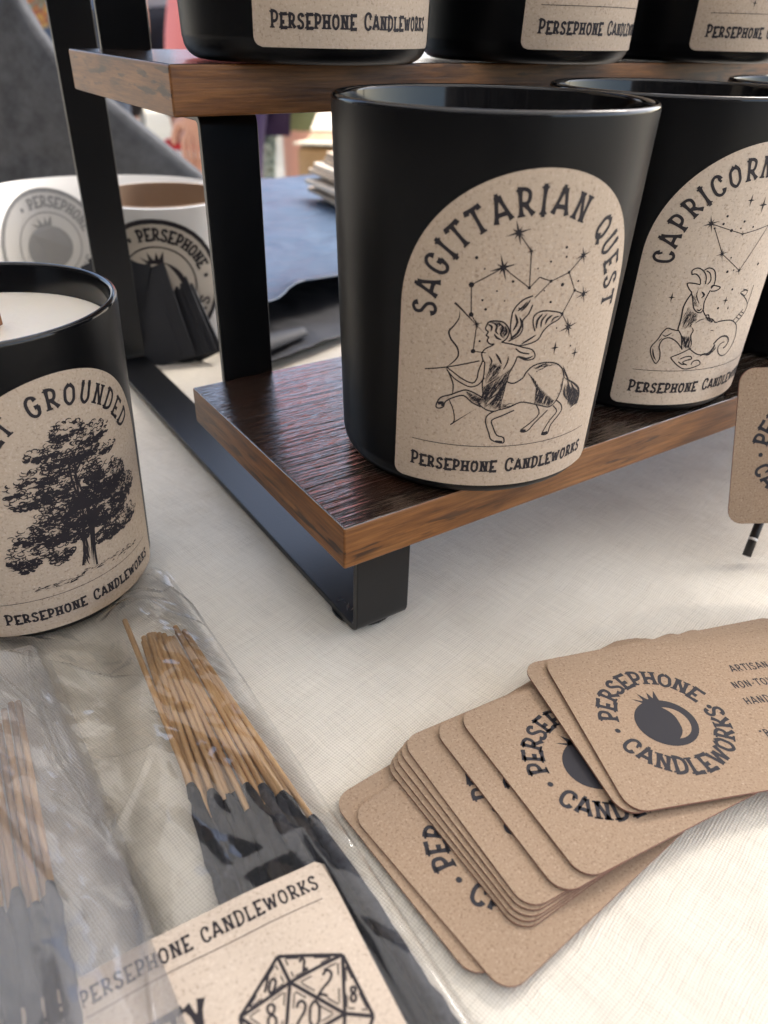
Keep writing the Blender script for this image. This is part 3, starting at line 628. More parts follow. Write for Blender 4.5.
# traced ornament lines in label millimetres
ART = {'centaur': {'s': [(0.4,2,[(-15.1,45.4),(-13.4,44.0),(-8.4,39.3)]),(0.35,1,[(-14.0,44.0),(-14.0,42.4),(-14.9,40.7),(-15.8,39.4),(-15.2,37.8),(-13.9,36.3),(-13.5,34.5),(-14.5,32.9),(-15.8,31.7)]),(0.3,1,[(-15.8,31.7),(-14.9,30.1),(-14.0,28.0),(-14.0,25.4)]),(0.22,0,[(-14.5,24.3),(-13.5,22.1),(-13.1,19.7),(-13.8,18.5)]),(0.3,2,[(-13.8,18.6),(-11.4,20.7),(-8.7,22.9)]),(0.24,0,[(-20.3,30.6),(-15.8,31.7),(-9.1,33.7)]),(0.26,0,[(-8.4,41.4),(-8.6,40.5),(-8.0,39.9),(-8.3,39.2),(-7.8,38.8),(-8.0,38.1),(-7.4,37.4),(-6.5,37.4)]),(0.3,0,[(-8.4,41.4),(-8.0,42.0),(-6.9,42.2),(-5.3,42.0),(-4.2,41.0),(-3.8,39.8),(-4.2,38.5),(-5.1,37.8)]),(0.4,1,[(-8.2,41.5),(-7.4,41.0),(-7.5,40.0)]),(0.4,1,[(-7.3,41.9),(-6.4,41.2),(-6.5,40.1),(-5.9,39.4)]),(0.4,1,[(-6.0,41.8),(-5.1,40.8),(-5.5,39.6),(-4.9,38.7)]),(0.45,1,[(-4.8,41.2),(-4.3,39.9),(-4.9,38.9)]),(0.4,1,[(-6.8,39.6),(-6.1,38.7),(-5.1,38.3)]),(0.26,0,[(-6.5,37.4),(-7.0,37.0),(-8.1,36.4),(-8.8,35.3),(-8.4,33.9),(-8.0,33.4)]),(0.26,0,[(-5.1,37.8),(-2.7,37.3),(-0.5,36.6),(1.5,36.0),(2.4,34.8),(2.1,33.9),(0.4,33.8),(-1.4,34.7)]),(0.4,1,[(-1.2,34.8),(0.6,34.1),(2.1,34.6)]),(0.3,0,[(-2.0,36.4),(-0.8,35.5),(1.1,35.1)]),(0.26,0,[(-1.4,34.7),(-1.9,32.9),(-2.8,30.7),(-2.9,29.1)]),(0.45,1,[(-6.0,35.4),(-5.2,34.3),(-4.5,33.0)]),(0.26,0,[(-8.4,33.9),(-9.1,31.4),(-9.2,29.9),(-10.0,28.7),(-12.1,29.4),(-14.1,30.7),(-15.6,31.7)]),(0.26,0,[(-15.6,31.2),(-14.0,29.5),(-12.1,28.4),(-10.4,27.8),(-8.8,28.4),(-7.7,30.0)]),(0.26,0,[(-8.0,33.4),(-7.9,30.9),(-8.0,28.4),(-7.5,25.9)]),(0.3,1,[(-7.4,34.9),(-6.6,33.7),(-7.0,32.5)]),(0.3,1,[(-3.3,34.9),(-3.4,33.4),(-4.1,31.7)]),(0.28,0,[(-3.0,38.4),(-3.6,40.3),(-3.7,42.8),(-3.4,44.6),(-1.9,46.4),(0.1,47.2)]),(0.28,0,[(0.3,45.4),(-0.3,43.6),(-1.3,42.3),(-1.1,40.5),(-1.8,39.1),(-3.7,38.0)]),(0.5,1,[(-3.1,40.1),(-2.4,41.9),(-3.1,43.7)]),(0.5,1,[(-2.3,39.6),(-1.4,41.4),(-2.1,43.0)]),(0.4,1,[(-2.0,44.1),(-1.0,45.2),(-0.3,46.5)]),(0.4,1,[(-2.7,44.2),(-1.7,45.0),(-0.9,46.1)]),(0.5,1,[(-3.6,38.4),(-2.3,39.4),(-1.5,40.5)]),(0.28,0,[(1.6,39.9),(0.9,41.8),(1.1,43.3),(2.7,44.0),(5.2,43.7),(7.2,43.0),(6.6,41.9),(4.7,41.0),(3.4,39.7),(2.6,38.1),(0.8,37.3),(-1.5,37.0),(-3.2,37.5)]),(0.5,1,[(1.8,40.3),(1.8,42.1),(2.8,43.5)]),(0.4,1,[(2.8,40.5),(2.8,42.1),(3.8,43.3)]),(0.5,1,[(3.7,41.1),(4.0,42.2),(5.1,43.0)]),(0.35,1,[(4.9,41.4),(5.5,42.3),(6.8,42.6)]),(0.4,1,[(-1.1,37.2),(0.7,38.3),(2.0,39.1)]),(0.3,0,[(-2.9,29.1),(-1.4,28.7),(0.4,29.8),(1.0,31.0),(2.5,32.4),(5.1,32.8),(7.9,32.2),(9.9,30.6),(10.9,28.3)]),(0.45,1,[(9.9,31.3),(11.1,29.3),(12.8,26.9)]),(0.5,1,[(11.0,28.3),(13.9,26.6),(16.5,24.4),(16.9,21.6),(14.5,20.3)]),(0.5,1,[(12.0,27.6),(13.4,24.6),(13.5,21.4)]),(0.55,1,[(13.2,26.8),(15.3,23.6),(14.6,21.1)]),(0.5,1,[(11.6,26.6),(11.7,24.5),(13.2,22.6)]),(0.5,1,[(14.2,25.5),(17.0,22.6),(16.4,20.3)]),(0.28,0,[(-4.0,22.6),(-1.6,23.2),(0.7,24.2),(3.4,23.6),(5.7,22.8),(8.1,22.1),(9.7,23.4),(10.6,25.8),(10.6,28.4)]),(0.28,0,[(-7.5,25.9),(-8.4,24.3),(-6.8,22.8),(-4.9,22.3),(-3.5,22.9)]),(0.3,0,[(-7.5,25.4),(-9.3,26.4),(-11.0,27.0),(-12.1,26.8),(-14.4,25.6),(-16.5,24.6),(-17.3,22.6),(-16.7,22.1),(-15.7,22.6),(-15.3,23.9),(-13.6,25.1),(-11.6,25.7),(-9.8,24.3),(-7.8,23.3)]),(0.7,0,[(-16.9,23.2),(-16.0,23.5),(-15.8,22.7)]),(0.3,0,[(-4.9,22.3),(-6.2,21.3),(-6.4,19.7),(-5.4,17.0),(-4.6,15.3),(-2.0,14.5),(-2.1,15.9),(-3.6,16.5),(-4.7,18.6),(-5.1,20.2),(-3.1,21.2),(-0.5,22.4)]),(0.5,0,[(-3.8,15.0),(-2.2,14.8)]),(0.28,0,[(4.5,23.2),(5.6,20.9),(3.6,18.8),(1.7,17.4),(2.3,16.8),(3.6,17.2),(4.7,18.6),(7.7,21.4)]),(0.6,0,[(1.7,17.3),(2.9,17.1)]),(0.28,0,[(9.0,22.2),(10.4,20.5),(8.8,18.7),(7.4,16.2),(7.3,15.4),(8.8,15.4),(9.3,17.5),(11.7,20.2),(11.4,21.9),(9.8,23.3)]),(0.6,0,[(7.3,15.7),(8.7,15.7)]),(0.16,0,[(-11.7,43.3),(-12.2,49.2)]),(0.16,0,[(-12.2,49.2),(-6.5,52.7)]),(0.16,0,[(-6.5,52.7),(-0.9,48.8)]),(0.16,0,[(-0.9,48.8),(-1.5,55.8)]),(0.16,0,[(-1.5,55.8),(-4.4,59.2)]),(0.16,0,[(-0.9,48.8),(0.9,50.8)]),(0.16,0,[(0.9,50.8),(3.5,49.9)]),(0.16,0,[(3.5,49.9),(7.3,51.3)]),(0.16,0,[(7.3,51.3),(10.2,54.3)]),(0.16,0,[(3.5,49.9),(0.5,46.8)]),(0.16,0,[(7.3,51.3),(9.5,47.5)]),(0.16,0,[(9.5,47.5),(12.1,46.4)]),(0.16,0,[(9.5,47.5),(7.3,43.0)]),(0.16,0,[(7.3,43.0),(9.5,39.9)]),(0.16,0,[(-11.7,43.3),(-10.4,41.4)]),(0.16,0,[(-10.4,41.4),(-10.6,35.7)]),(0.16,0,[(-10.6,35.7),(-8.0,35.5)])],'hatch': [([(-7.8,27.9),(-4.8,30.0),(-1.9,32.9),(-2.6,29.0),(-3.5,22.8),(-6.8,22.6),(-8.2,24.4)],1.08,0.42,0.24),([(-7.1,33.4),(-3.9,33.4),(-4.8,30.0),(-7.4,28.0)],1.05,0.6,0.18),([(1.3,31.0),(3.0,29.6),(4.9,27.3),(9.1,23.5),(8.1,22.1),(4.0,23.3),(3.9,26.9)],1.31,0.4,0.26),([(9.1,23.5),(10.4,26.4),(10.5,28.4),(10.0,24.9)],1.22,0.45,0.22),([(-11.4,26.8),(-7.5,25.4),(-7.8,23.3),(-10.3,24.8)],0.61,0.45,0.28),([(12.2,26.5),(16.5,24.4),(17.1,20.9),(14.5,20.3),(12.2,23.9)],1.22,0.4,0.3),([(2.4,31.9),(5.1,32.6),(8.0,31.9),(5.8,31.7),(3.3,30.8)],0.35,0.4,0.22),([(-8.4,41.9),(-5.6,42.0),(-4.2,40.5),(-4.7,38.5),(-6.6,41.4)],0.87,0.45,0.2),([(-4.0,22.8),(-1.6,23.2),(0.2,24.1),(-3.2,23.9)],0.35,0.4,0.22),([(-6.5,32.9),(-4.2,32.7),(-5.2,31.0)],0.87,0.5,0.15)],'star': [(-6.5,52.7,2.7170000000000005,8),(-4.4,59.2,2.5410000000000004,8),(10.2,54.3,1.9360000000000002,8),(12.1,46.4,2.0570000000000004,8),(9.5,39.9,2.4200000000000004,8),(-1.5,55.8,0.9680000000000001,8),(-10.4,41.4,1.2100000000000002,8),(6.9,35.8,1.4520000000000002,4),(12.7,33.7,1.4520000000000002,4)],'dot': [(-12.2,49.2,0.55),(-11.7,43.3,0.49),(-10.6,35.7,0.49),(-0.9,48.8,0.33),(3.5,49.9,0.33),(7.3,51.3,0.33),(9.5,47.5,0.33),(7.3,43.0,0.33),(-11.7,54.4,0.33),(-4.3,50.1,0.27),(-9.8,46.3,0.22),(-9.0,44.5,0.27),(5.8,56.2,0.27),(6.1,54.4,0.22),(2.8,53.7,0.22),(10.0,49.3,0.22),(4.1,45.7,0.27),(-9.5,37.9,0.22),(6.2,49.0,0.38),(-10.0,52.4,0.16),(0.3,52.5,0.16),(-7.2,48.2,0.16),(-5.5,46.3,0.16),(2.3,48.1,0.16),(-2.4,44.8,0.16),(6.5,40.1,0.16),(11.0,35.6,0.22)]},'goat': {'s': [(0.3,0,[(-13.3,39.8),(-13.5,40.9),(-12.2,41.5),(-10.6,40.8),(-9.4,39.3),(-9.1,37.4)]),(0.3,0,[(-13.3,39.8),(-12.3,40.0),(-11.0,38.9),(-10.4,37.4)]),(0.3,0,[(-10.4,40.9),(-9.3,41.5),(-7.7,40.9),(-6.8,39.2),(-6.6,37.2),(-7.2,36.2)]),(0.3,0,[(-9.8,40.8),(-8.6,40.1),(-7.9,38.4),(-8.5,37.3)]),(0.3,0,[(-12.2,35.4),(-13.0,36.1),(-13.9,37.5),(-12.8,37.7),(-10.4,37.3)]),(0.3,0,[(-7.3,36.5),(-6.8,37.0),(-4.5,36.4),(-5.4,35.6),(-7.0,35.5)]),(0.3,0,[(-12.3,35.5),(-11.4,33.5),(-10.6,31.4),(-9.6,30.3),(-8.3,29.9),(-7.7,30.8),(-8.0,32.5),(-7.7,34.3),(-7.2,35.8)]),(0.5,1,[(-9.6,35.5),(-8.6,34.6),(-9.2,33.8)]),(0.25,1,[(-10.6,36.2),(-10.6,34.4),(-9.2,32.1)]),(0.25,1,[(-11.7,34.6),(-10.9,34.8)]),(0.35,1,[(-9.6,30.8),(-8.7,30.5),(-8.2,31.1)]),(0.4,0,[(-12.1,35.0),(-12.9,33.2),(-13.3,31.2),(-13.1,28.4),(-13.2,25.5)]),(0.3,0,[(-13.2,25.5),(-11.8,23.7),(-11.1,21.3),(-10.6,19.8)]),(0.3,0,[(-7.7,30.6),(-6.7,29.2),(-5.7,29.2),(-5.1,28.2),(-4.0,27.9),(-2.8,26.9),(-1.2,27.1),(2.5,26.9),(5.2,25.6),(6.6,23.9),(7.3,21.4),(7.0,19.4),(5.9,17.6),(4.2,16.6),(2.1,17.3),(0.9,19.0),(1.3,20.4),(2.8,20.8)]),(0.45,0,[(-1.3,20.7),(0.5,22.4),(2.8,22.4),(4.4,21.0),(4.0,19.5),(3.0,18.9)]),(0.3,0,[(-8.5,20.0),(-6.0,18.4),(-3.8,18.0),(-1.7,18.7),(-0.7,20.6)]),(0.5,1,[(-4.7,17.6),(-3.5,18.2),(-2.0,17.8),(-0.9,19.0)]),(0.3,0,[(-13.0,25.1),(-14.6,25.4),(-16.0,25.7),(-17.0,24.4),(-17.7,22.5),(-18.9,20.4),(-18.6,18.5),(-17.5,16.6),(-16.6,15.8),(-16.0,17.1),(-16.3,19.1),(-16.9,20.6),(-16.4,22.6),(-14.7,23.1),(-12.6,22.0),(-10.7,20.1)]),(0.4,1,[(-18.4,20.0),(-17.8,18.1),(-16.8,16.6)]),(0.3,1,[(-16.9,24.0),(-15.9,23.5),(-14.4,24.6)]),(0.25,1,[(-17.4,22.0),(-16.7,23.0)]),(0.3,0,[(-8.1,20.2),(-10.6,18.8),(-12.6,17.9),(-12.9,17.3),(-10.6,15.3),(-8.4,14.2),(-5.9,14.5),(-3.9,15.3),(-4.9,16.5),(-6.4,16.3),(-6.7,15.3)]),(0.3,0,[(-10.4,17.1),(-9.2,17.7),(-7.6,17.8),(-7.1,17.0),(-8.6,16.7),(-9.4,16.1),(-7.9,15.3)]),(0.3,0,[(-10.7,16.4),(-9.5,15.6),(-8.2,15.6)]),(0.3,0,[(5.2,25.6),(6.9,26.8),(8.3,28.4),(8.5,30.3),(5.7,32.7),(3.4,34.1),(5.0,34.6),(6.3,34.3)]),(0.25,0,[(3.7,26.6),(5.3,27.8),(6.9,29.2)]),(0.25,0,[(3.9,33.9),(5.7,33.1),(6.3,34.3),(4.1,35.0)]),(0.25,0,[(8.5,30.3),(8.7,32.6),(8.7,35.4)]),(0.2,0,[(4.7,27.4),(6.7,26.4)]),(0.2,0,[(5.5,28.0),(7.6,27.1)]),(0.2,0,[(6.2,28.6),(8.2,27.8)]),(0.35,1,[(-9.7,26.1),(-8.9,25.1),(-9.2,23.7),(-8.3,21.2),(-8.7,20.0)]),(0.4,1,[(-11.6,23.7),(-10.5,22.2),(-9.5,20.0)]),(0.25,1,[(-3.8,24.8),(-2.4,24.7)]),(0.25,1,[(-9.0,27.0),(-7.8,27.9),(-6.4,28.2)]),(0.16,0,[(-11.9,52.2),(-6.0,50.5)]),(0.16,0,[(-6.0,50.5),(-2.3,49.5)]),(0.16,0,[(-2.3,49.5),(6.6,50.9)]),(0.16,0,[(6.6,50.9),(0.1,40.3)]),(0.16,0,[(0.1,40.3),(-6.8,44.9)]),(0.16,0,[(-6.8,44.9),(-10.7,51.1)])],'hatch': [([(-12.9,27.9),(-11.9,31.6),(-9.3,29.8),(-9.7,26.1),(-12.2,25.1)],1.22,0.45,0.16),([(-11.8,23.7),(-9.0,23.7),(-8.5,20.0),(-10.4,20.1)],1.4,0.4,0.26),([(-10.8,30.3),(-8.7,29.6),(-8.5,27.9),(-9.9,27.0)],0.52,0.5,0.14),([(-6.7,29.2),(-3.6,27.7),(-3.8,26.7),(-6.2,27.8)],1.05,0.4,0.25),([(-5.4,18.1),(-1.7,18.6),(-0.7,20.6),(0.3,19.5),(-1.9,17.3)],0.87,0.42,0.25),([(-12.0,34.6),(-10.5,34.4),(-9.5,31.6),(-10.6,31.6)],1.22,0.5,0.14)],'star': [(-11.9,52.2,2.22,8),(-6.8,44.9,1.69,8),(-2.3,49.5,0.89,8),(0.1,40.3,1.33,8),(-2.7,57.4,1.51,4),(1.8,56.1,2.04,4),(-16.9,33.9,1.33,4),(-1.5,32.7,1.33,4),(0.1,30.5,0.67,4)],'dot': [(-8.7,52.1,0.31),(-8.2,53.9,0.31),(-2.9,52.5,0.31),(0.5,51.0,0.27),(-3.4,50.9,0.22),(-3.8,43.8,0.22),(-3.7,40.3,0.36),(-1.8,40.6,0.22),(7.4,41.1,0.4),(-6.0,50.5,0.4),(-10.7,51.1,0.27),(6.6,50.9,0.27),(-3.3,30.8,0.31),(-0.3,35.5,0.31)]},'tree': {'trunk': [[(-1.9,19.4),(-0.7,23.7),(-0.3,27.7),(0.8,32.4),(0.8,37.5),(0.0,41.8),(-0.2,45.6),(-0.1,49.8)],[(1.8,17.7),(2.0,22.2),(2.5,26.2),(2.9,31.3),(2.3,36.8),(1.5,41.1),(1.0,45.1),(1.7,50.6)],[(2.9,31.3),(5.3,34.7),(9.6,35.8)],[(1.4,35.5),(-0.5,39.2),(-3.8,42.3)],[(1.0,45.1),(3.4,47.8),(6.6,49.5)],[(-0.3,27.7),(-2.0,30.9),(-4.7,32.7)],[(2.5,26.2),(6.3,27.0),(10.2,25.3)]],'bark': [(-1.9,19.4),(-0.8,23.8),(0.7,32.4),(0.7,39.8),(0.3,45.4),(1.0,45.1),(2.5,37.9),(3.0,28.9),(2.0,22.2),(1.8,17.7)],'blob': [(0.5,56.4,4.5,1.8,1),(8.0,53.0,4.4,2.1,1.1),(10.9,47.7,3.0,1.1,1),(-4.9,52.6,4.3,1.4,1),(3.8,50.0,4.7,1.7,1),(-2.3,49.6,2.6,1.2,0.8),(-7.2,47.3,4.5,2.2,0.9),(-4.4,43.6,3.8,2.5,1),(-13.5,45.0,2.1,1.4,0.9),(-10.4,42.0,4.0,2.2,1),(5.4,43.6,2.7,2.2,1.3),(10.5,39.9,5.5,3.1,1.4),(14.1,34.4,5.0,3.0,1.4),(5.9,37.2,6.9,2.0,1.6),(-3.4,36.7,5.8,2.6,1),(1.1,34.0,5.0,2.7,1.4),(8.4,30.6,5.8,2.1,1.5),(12.0,26.0,6.4,2.2,1.1),(-12.3,32.2,3.8,1.9,1),(-7.2,31.5,4.6,2.7,1),(-14.3,26.5,3.7,3.3,1.2),(-6.3,26.4,3.5,3.3,1),(6.5,24.8,4.2,1.5,1.3),(-0.1,30.0,4.4,2.2,1.2),(1.0,41.3,3.4,2.5,0.7)],'ground': [((-14.5,16.9),(-2.1,16.5)),((-3.5,17.8),(16.3,15.6))]}}


# Sagittarian candle
def strokes(k, key):
    for (wd, tp, pts) in ART[key]['s']:
        wd *= 1.0 if wd > .2 else 1.15; k.rib(cr(*[c for p in pts for c in p], n=3) if len(pts) > 2 else pts, wd, taper=tp, step=1.2)
    for (x, y, r, n) in ART[key].get('star', []): k.star((x, y), r, n, thin=.10 if n == 8 else .16, rot=.3 if n == 8 else 0)
    for (x, y, r) in ART[key].get('dot', []): k.disc((x, y), r, 10)
    for i, (poly, an, sp, wd) in enumerate(ART[key].get('hatch', [])): k.hatch(poly, an, sp * .55, wd * .85, seed=i + 3, brk=.06); k.hatch(poly, an - .3, sp * .8, wd * .7, seed=i + 60, brk=.2); k.hatch(poly, an + .35, sp * .8, wd * .7, seed=i + 30, brk=.45)
k = base_ink(); k.text('SAGITTARIAN QUEST', 0, 0, 4.7, .70, arc=(0, 43.6, 18.9, 183, -3, False), flare=.6, gap=.34)
strokes(k, 'centaur')
ZJ = ZT + .0002
candle('jar_candle', (.11827, .13833, ZJ), -111, k, 'black jar candle on the lower shelf reading Sagittarian Quest with a centaur archer', .055)
k = base_ink(); k.text('CAPRICORN', 0, 0, 4.7, .70, arc=(0, 43.6, 18.9, 183, 88, False), flare=.6, gap=.34)
strokes(k, 'goat')
candle('jar_candle', (.18923, .14698, ZJ), -98, k, 'black jar candle reading Capricorn with a horned sea goat', .055, lmat=m_label_in)
k = base_ink()
candle('jar_candle', (.2665, .147, ZJ), -84, k, 'black jar candle at the right edge behind the Capricorn candle', .055)
# left one on the cloth
k = base_ink(); k.text('GET GROUNDED', 0, 0, 4.6, .74, arc=(0, 43.6, 18.9, 151, 19, False), flare=.42, gap=.34)
def tree(k):
    T = ART['tree']; rnd = random.Random(5)
    for (pts) in T['trunk']: k.rib(cr(*[c for p in pts for c in p], n=3), .55, taper=0)
    k.hatch(T['bark'], R(88), .22, .42, seed=9, brk=.0)
    bc = [b for b in T['blob']]; mx = sum(b[0] for b in bc) / len(bc); my = sum(b[1] for b in bc) / len(bc)
    bc += [(mx, my + 4, 8.0, 6.0, .45), (mx - 2, my - 6, 9.0, 4.5, .5), (mx + 1, my + 11, 6.5, 4.0, .5)]
    for (cx, cy, rx, ry, den) in bc:
        rx *= 1.12; ry *= 1.3
        n_ = int(rx * ry * 4.6 * den)
        for i in range(n_):
            a = rnd.uniform(0, 6.283); q = rnd.random() ** .42; x = cx + rx * q * math.cos(a); y = cy + ry * q * math.sin(a)
            r = rnd.uniform(.35, .75); s0 = rnd.uniform(0, 6.28); sw = rnd.uniform(2.2, 4.4)
            low = (y - cy) / ry
            wd = rnd.uniform(.20, .36) * (1.55 if low < -.1 else 1.0) * (1.2 if den > 1.2 else 1)
            k.rib([(x + r * 1.25 * math.cos(s0 + sw * t_ / 5), y + r * .8 * math.sin(s0 + sw * t_ / 5)) for t_ in range(6)], wd, taper=1, step=3)
        for i in range(int(rx * 8 * den)):   # deep shade along the undersides
            a = rnd.uniform(3.5, 5.9); q = rnd.uniform(.35, .95); x = cx + rx * q * math.cos(a); y = cy + ry * q * math.sin(a)
            k.rib([(x - .7, y + rnd.uniform(-.3, .3)), (x, y - .25), (x + .7, y + rnd.uniform(-.3, .4))], rnd.uniform(.35, .7), taper=1, step=3)
    for (a, b) in T['ground']:
        for i in range(46):
            t_ = rnd.random(); x = a[0] + (b[0] - a[0]) * t_; y = a[1] + (b[1] - a[1]) * t_ + rnd.uniform(-.7, .5) * (1.4 - abs(t_ - .6))
            L = rnd.uniform(.5, 2.2); k.rib([(x, y), (x + L * .5, y + rnd.uniform(0, .35)), (x + L, y + .1)], rnd.uniform(.12, .3), taper=1, step=3)
tree(k)
candle('jar_candle', (.01597, .19978, .0004), -73, k, 'black jar candle standing on the cloth reading Get Grounded with a spreading oak', .0708, extra=1)
# upper shelf
for i, (x, th, txt) in enumerate([(.11102, -92, 'leftmost of the three black jar candles on the upper shelf'), (.1862, -85, 'middle one of the three black jar candles on the upper shelf'), (.2640, -93, 'rightmost black jar candle on the upper shelf, a small star on its label')]):
    k = base_ink()
    if i == 2: k.star((-9, 16.5), 1.3, 4, thin=.16)
    candle('jar_candle', (x, .20612, ZT2 + .0002), th, k, txt, .055)

# ------------------------------------------------------------ business cards
CW, CH, CT = .0770, .0442, .00045
def rrect(w_, h_, r_, n=6, x0=0.0, y0=None):
    y0 = -h_ / 2 if y0 is None else y0; P = []
    for cx, cy, a0 in ((x0 + w_ - r_, y0 + r_, -90), (x0 + w_ - r_, y0 + h_ - r_, 0), (x0 + r_, y0 + h_ - r_, 90), (x0 + r_, y0 + r_, 180)):
        for k_ in range(n + 1):
            a = R(a0 + 90 * k_ / n); P.append((cx + r_ * math.cos(a), cy + r_ * math.sin(a)))
    return P
def pomegranate(k, cx, cy, r):
    """solid fruit with a toothed crown and a crescent left blank (drawn back in the paper's own face)"""
    n = 40; k.poly([(cx + r * 1.05 * math.cos(2 * math.pi * i / n), cy + r * .97 * math.sin(2 * math.pi * i / n)) for i in range(n)])
    m2 = 18; prev = None
    for i in range(m2 + 1):
        t = i / m2; a = R(84 - 178 * t); th = r * .36 * math.sin(math.pi * t) ** .8
        o_ = Vector((cx + r * .12 + r * .66 * math.cos(a), cy - r * .04 + r * .66 * math.sin(a))); n_ = Vector((cx + r * .12 + (r * .66 - th) * math.cos(a), cy - r * .04 + (r * .66 - th) * math.sin(a)))
        if prev: k.holes.append([prev[0], o_, n_, prev[1]])
        prev = (o_, n_)
    y = cy + r * .88
    k.poly([(cx - r * .34, y), (cx + r * .20, y), (cx + r * .18, y + r * .16), (cx - r * .30, y + r * .16)])
    for dx, hx, hy in ((-.24, -.66, .26), (-.14, -.34, .46), (.02, .02, .46), (.14, .30, .50)):
        k.poly([(cx + (dx - .12) * r, y + r * .02), (cx + (dx + .13) * r, y + r * .02), (cx + hx * r, y + hy * r)])
def card_ink(full=False):
    k = Ink(); cx, cy = 20.3, -.8
    k.text('PERSEPHONE', 0, 0, 4.0, .82, arc=(cx, cy, 11.0, 172, 22, False), flare=.35, gap=.16)
    k.text('CANDLEWORKS', 0, 0, 4.0, .82, arc=(cx, cy, 14.9, 200, 366, True), flare=.35, gap=.14)
    for a in (186, 8): k.disc((cx + 12.7 * math.cos(R(a)), cy + 12.7 * math.sin(R(a))), .62)
    pomegranate(k, cx - .2, cy - .9, 6.9)
    for tx, y, x in (('ARTISAN CANDLES', 10.4, 57.5), ('NON-TOXIC,', 5.2, 50), ('HAND-POURED', .0, 51.5), ('"Be', -9.6, 40)):
        k.text(tx, x, y, 2.1, .33, flare=0, gap=.2, asp=1.1, serif=False, align=.5 if tx[0] != '"' else 0)
    return k
def card_mesh(ink):
    s = MB(); P = rrect(CW, CH, .0042); s.prism(P, 0, CT, m=1, top=0)
    if ink: ink.put(s, lambda u, v: (u / 1000, v / 1000, CT + .00004), 2, lambda u, v: (u / 1000, v / 1000, CT + .00007))
    return s
CARDS = [((.1026, .0714), -19.9), ((.0993, .0725), -14.9), ((.0798, .0678), -5.8), ((.0739, .0682), -4.3), ((.0667, .0695), -3.2), ((.0655, .0692), -2.0), ((.0644, .0687), -1.0), ((.0634, .0684), -.3), ((.0626, .068), .4), ((.0522, .0616), 5.2), ((.0500, .0665), 3.4)]
names = ['topmost kraft business card of the fan, with whole fruit logo and small print',
 'kraft business card showing a narrow border right under the topmost card',
 'kraft business card with half its fruit logo showing beside the two topmost',
 'kraft business card just left of and under the one with half a logo',
 'kraft business card on top of the tight bunch of edges',
 'first card edge below the bunch top in the tight bunch of kraft cards',
 'third card from the top of the tight bunch of kraft cards',
 'fourth card from the top of the tight bunch of kraft cards',
 'lowest card of the tight bunch of kraft cards, showing a thin left border',
 'kraft business card second from the bottom of the fan, nearest the camera',
 'bottom kraft business card of the fan, half under the clear incense sleeve']
ink = card_ink(); cm = card_mesh(ink)
card0 = cm.build('business_card', [m_card, m_cardedge, m_inkgrey])
for i, ((x, y), an) in enumerate(CARDS):
    lv = 10 - i
    o = card0 if i == 0 else card0.copy()
    if i: S.collection.objects.link(o)
    o.location = (x, y, lv * .00056 + .0002); o.rotation_euler = (0, R(lv * .30), R(an))
    o.rotation_mode = 'XYZ'
    tag(o, names[i], 'business card', 'kraft business cards fanned on the cloth')

# upright card on its little stand at the right
def up_card():
    o = card0.copy(); S.collection.objects.link(o)
    return o
bx = empty('card_stand', (.1992, .0958, 0)); tag(bx, 'thin black easel with a pale ring on its leg holding a card upright', 'card stand')
o = card0.copy(); S.collection.objects.link(o)
tag(o, 'kraft business card propped upright at the right edge in front of the shelf', 'business card')
cx_ax = (r2 * math.cos(R(1.5)) + u2 * math.sin(R(1.5))); cy_ax = (u2 * math.cos(R(1.5)) - r2 * math.sin(R(1.5)))
cyc = cy_ax * math.cos(R(14)) - fw * math.sin(R(14)); czc = cx_ax.cross(cyc)
mm = Matrix((cx_ax, cyc, czc)).transposed().to_4x4()
mm.translation = Vector((.1859, .0976, .0173)) + cyc * (CH / 2) - cx_ax * .0004 - cyc * .0005
o.matrix_world = mm
m_blackplastic = mat('black_plastic', (.012, .010, .010), .4)
def leg(a, b, wd=.0026):
    q = MB(); q.tube([a, b], wd / 2, 10); return q
org = Vector((.1992, .0958, 0))
for k_ in (0, 1):
    off = cx_ax * .045 * k_; off.z = 0
    a = Vector((.1992, .0958, .0014)) + off; b_2 = Vector((.2105, .1005, .0155)) + off
    t3 = b_2 + cy_ax * .022
    l1 = leg(a - org, b_2 - org).build('leg', m_blackplastic, bx, smooth=True)
    leg(b_2 - org, t3 - org, .0020).build('back_rest', m_blackplastic, bx, smooth=True)
    rg = MB(); c1 = a.lerp(b_2, .27) - org; c2 = a.lerp(b_2, .31) - org; rg.tube([c1, c2], .00150, 12)
    rg.build('pale_ring', m_paperw, l1, smooth=True)
q = MB(); e0 = Vector((.2105, .1005, .0150)) - org; e1_ = cx_ax * .045; e1_.z = 0; q.tube([e0, e0 + e1_], .0009, 8); q.build('cross_bar', m_blackplastic, bx, smooth=True)


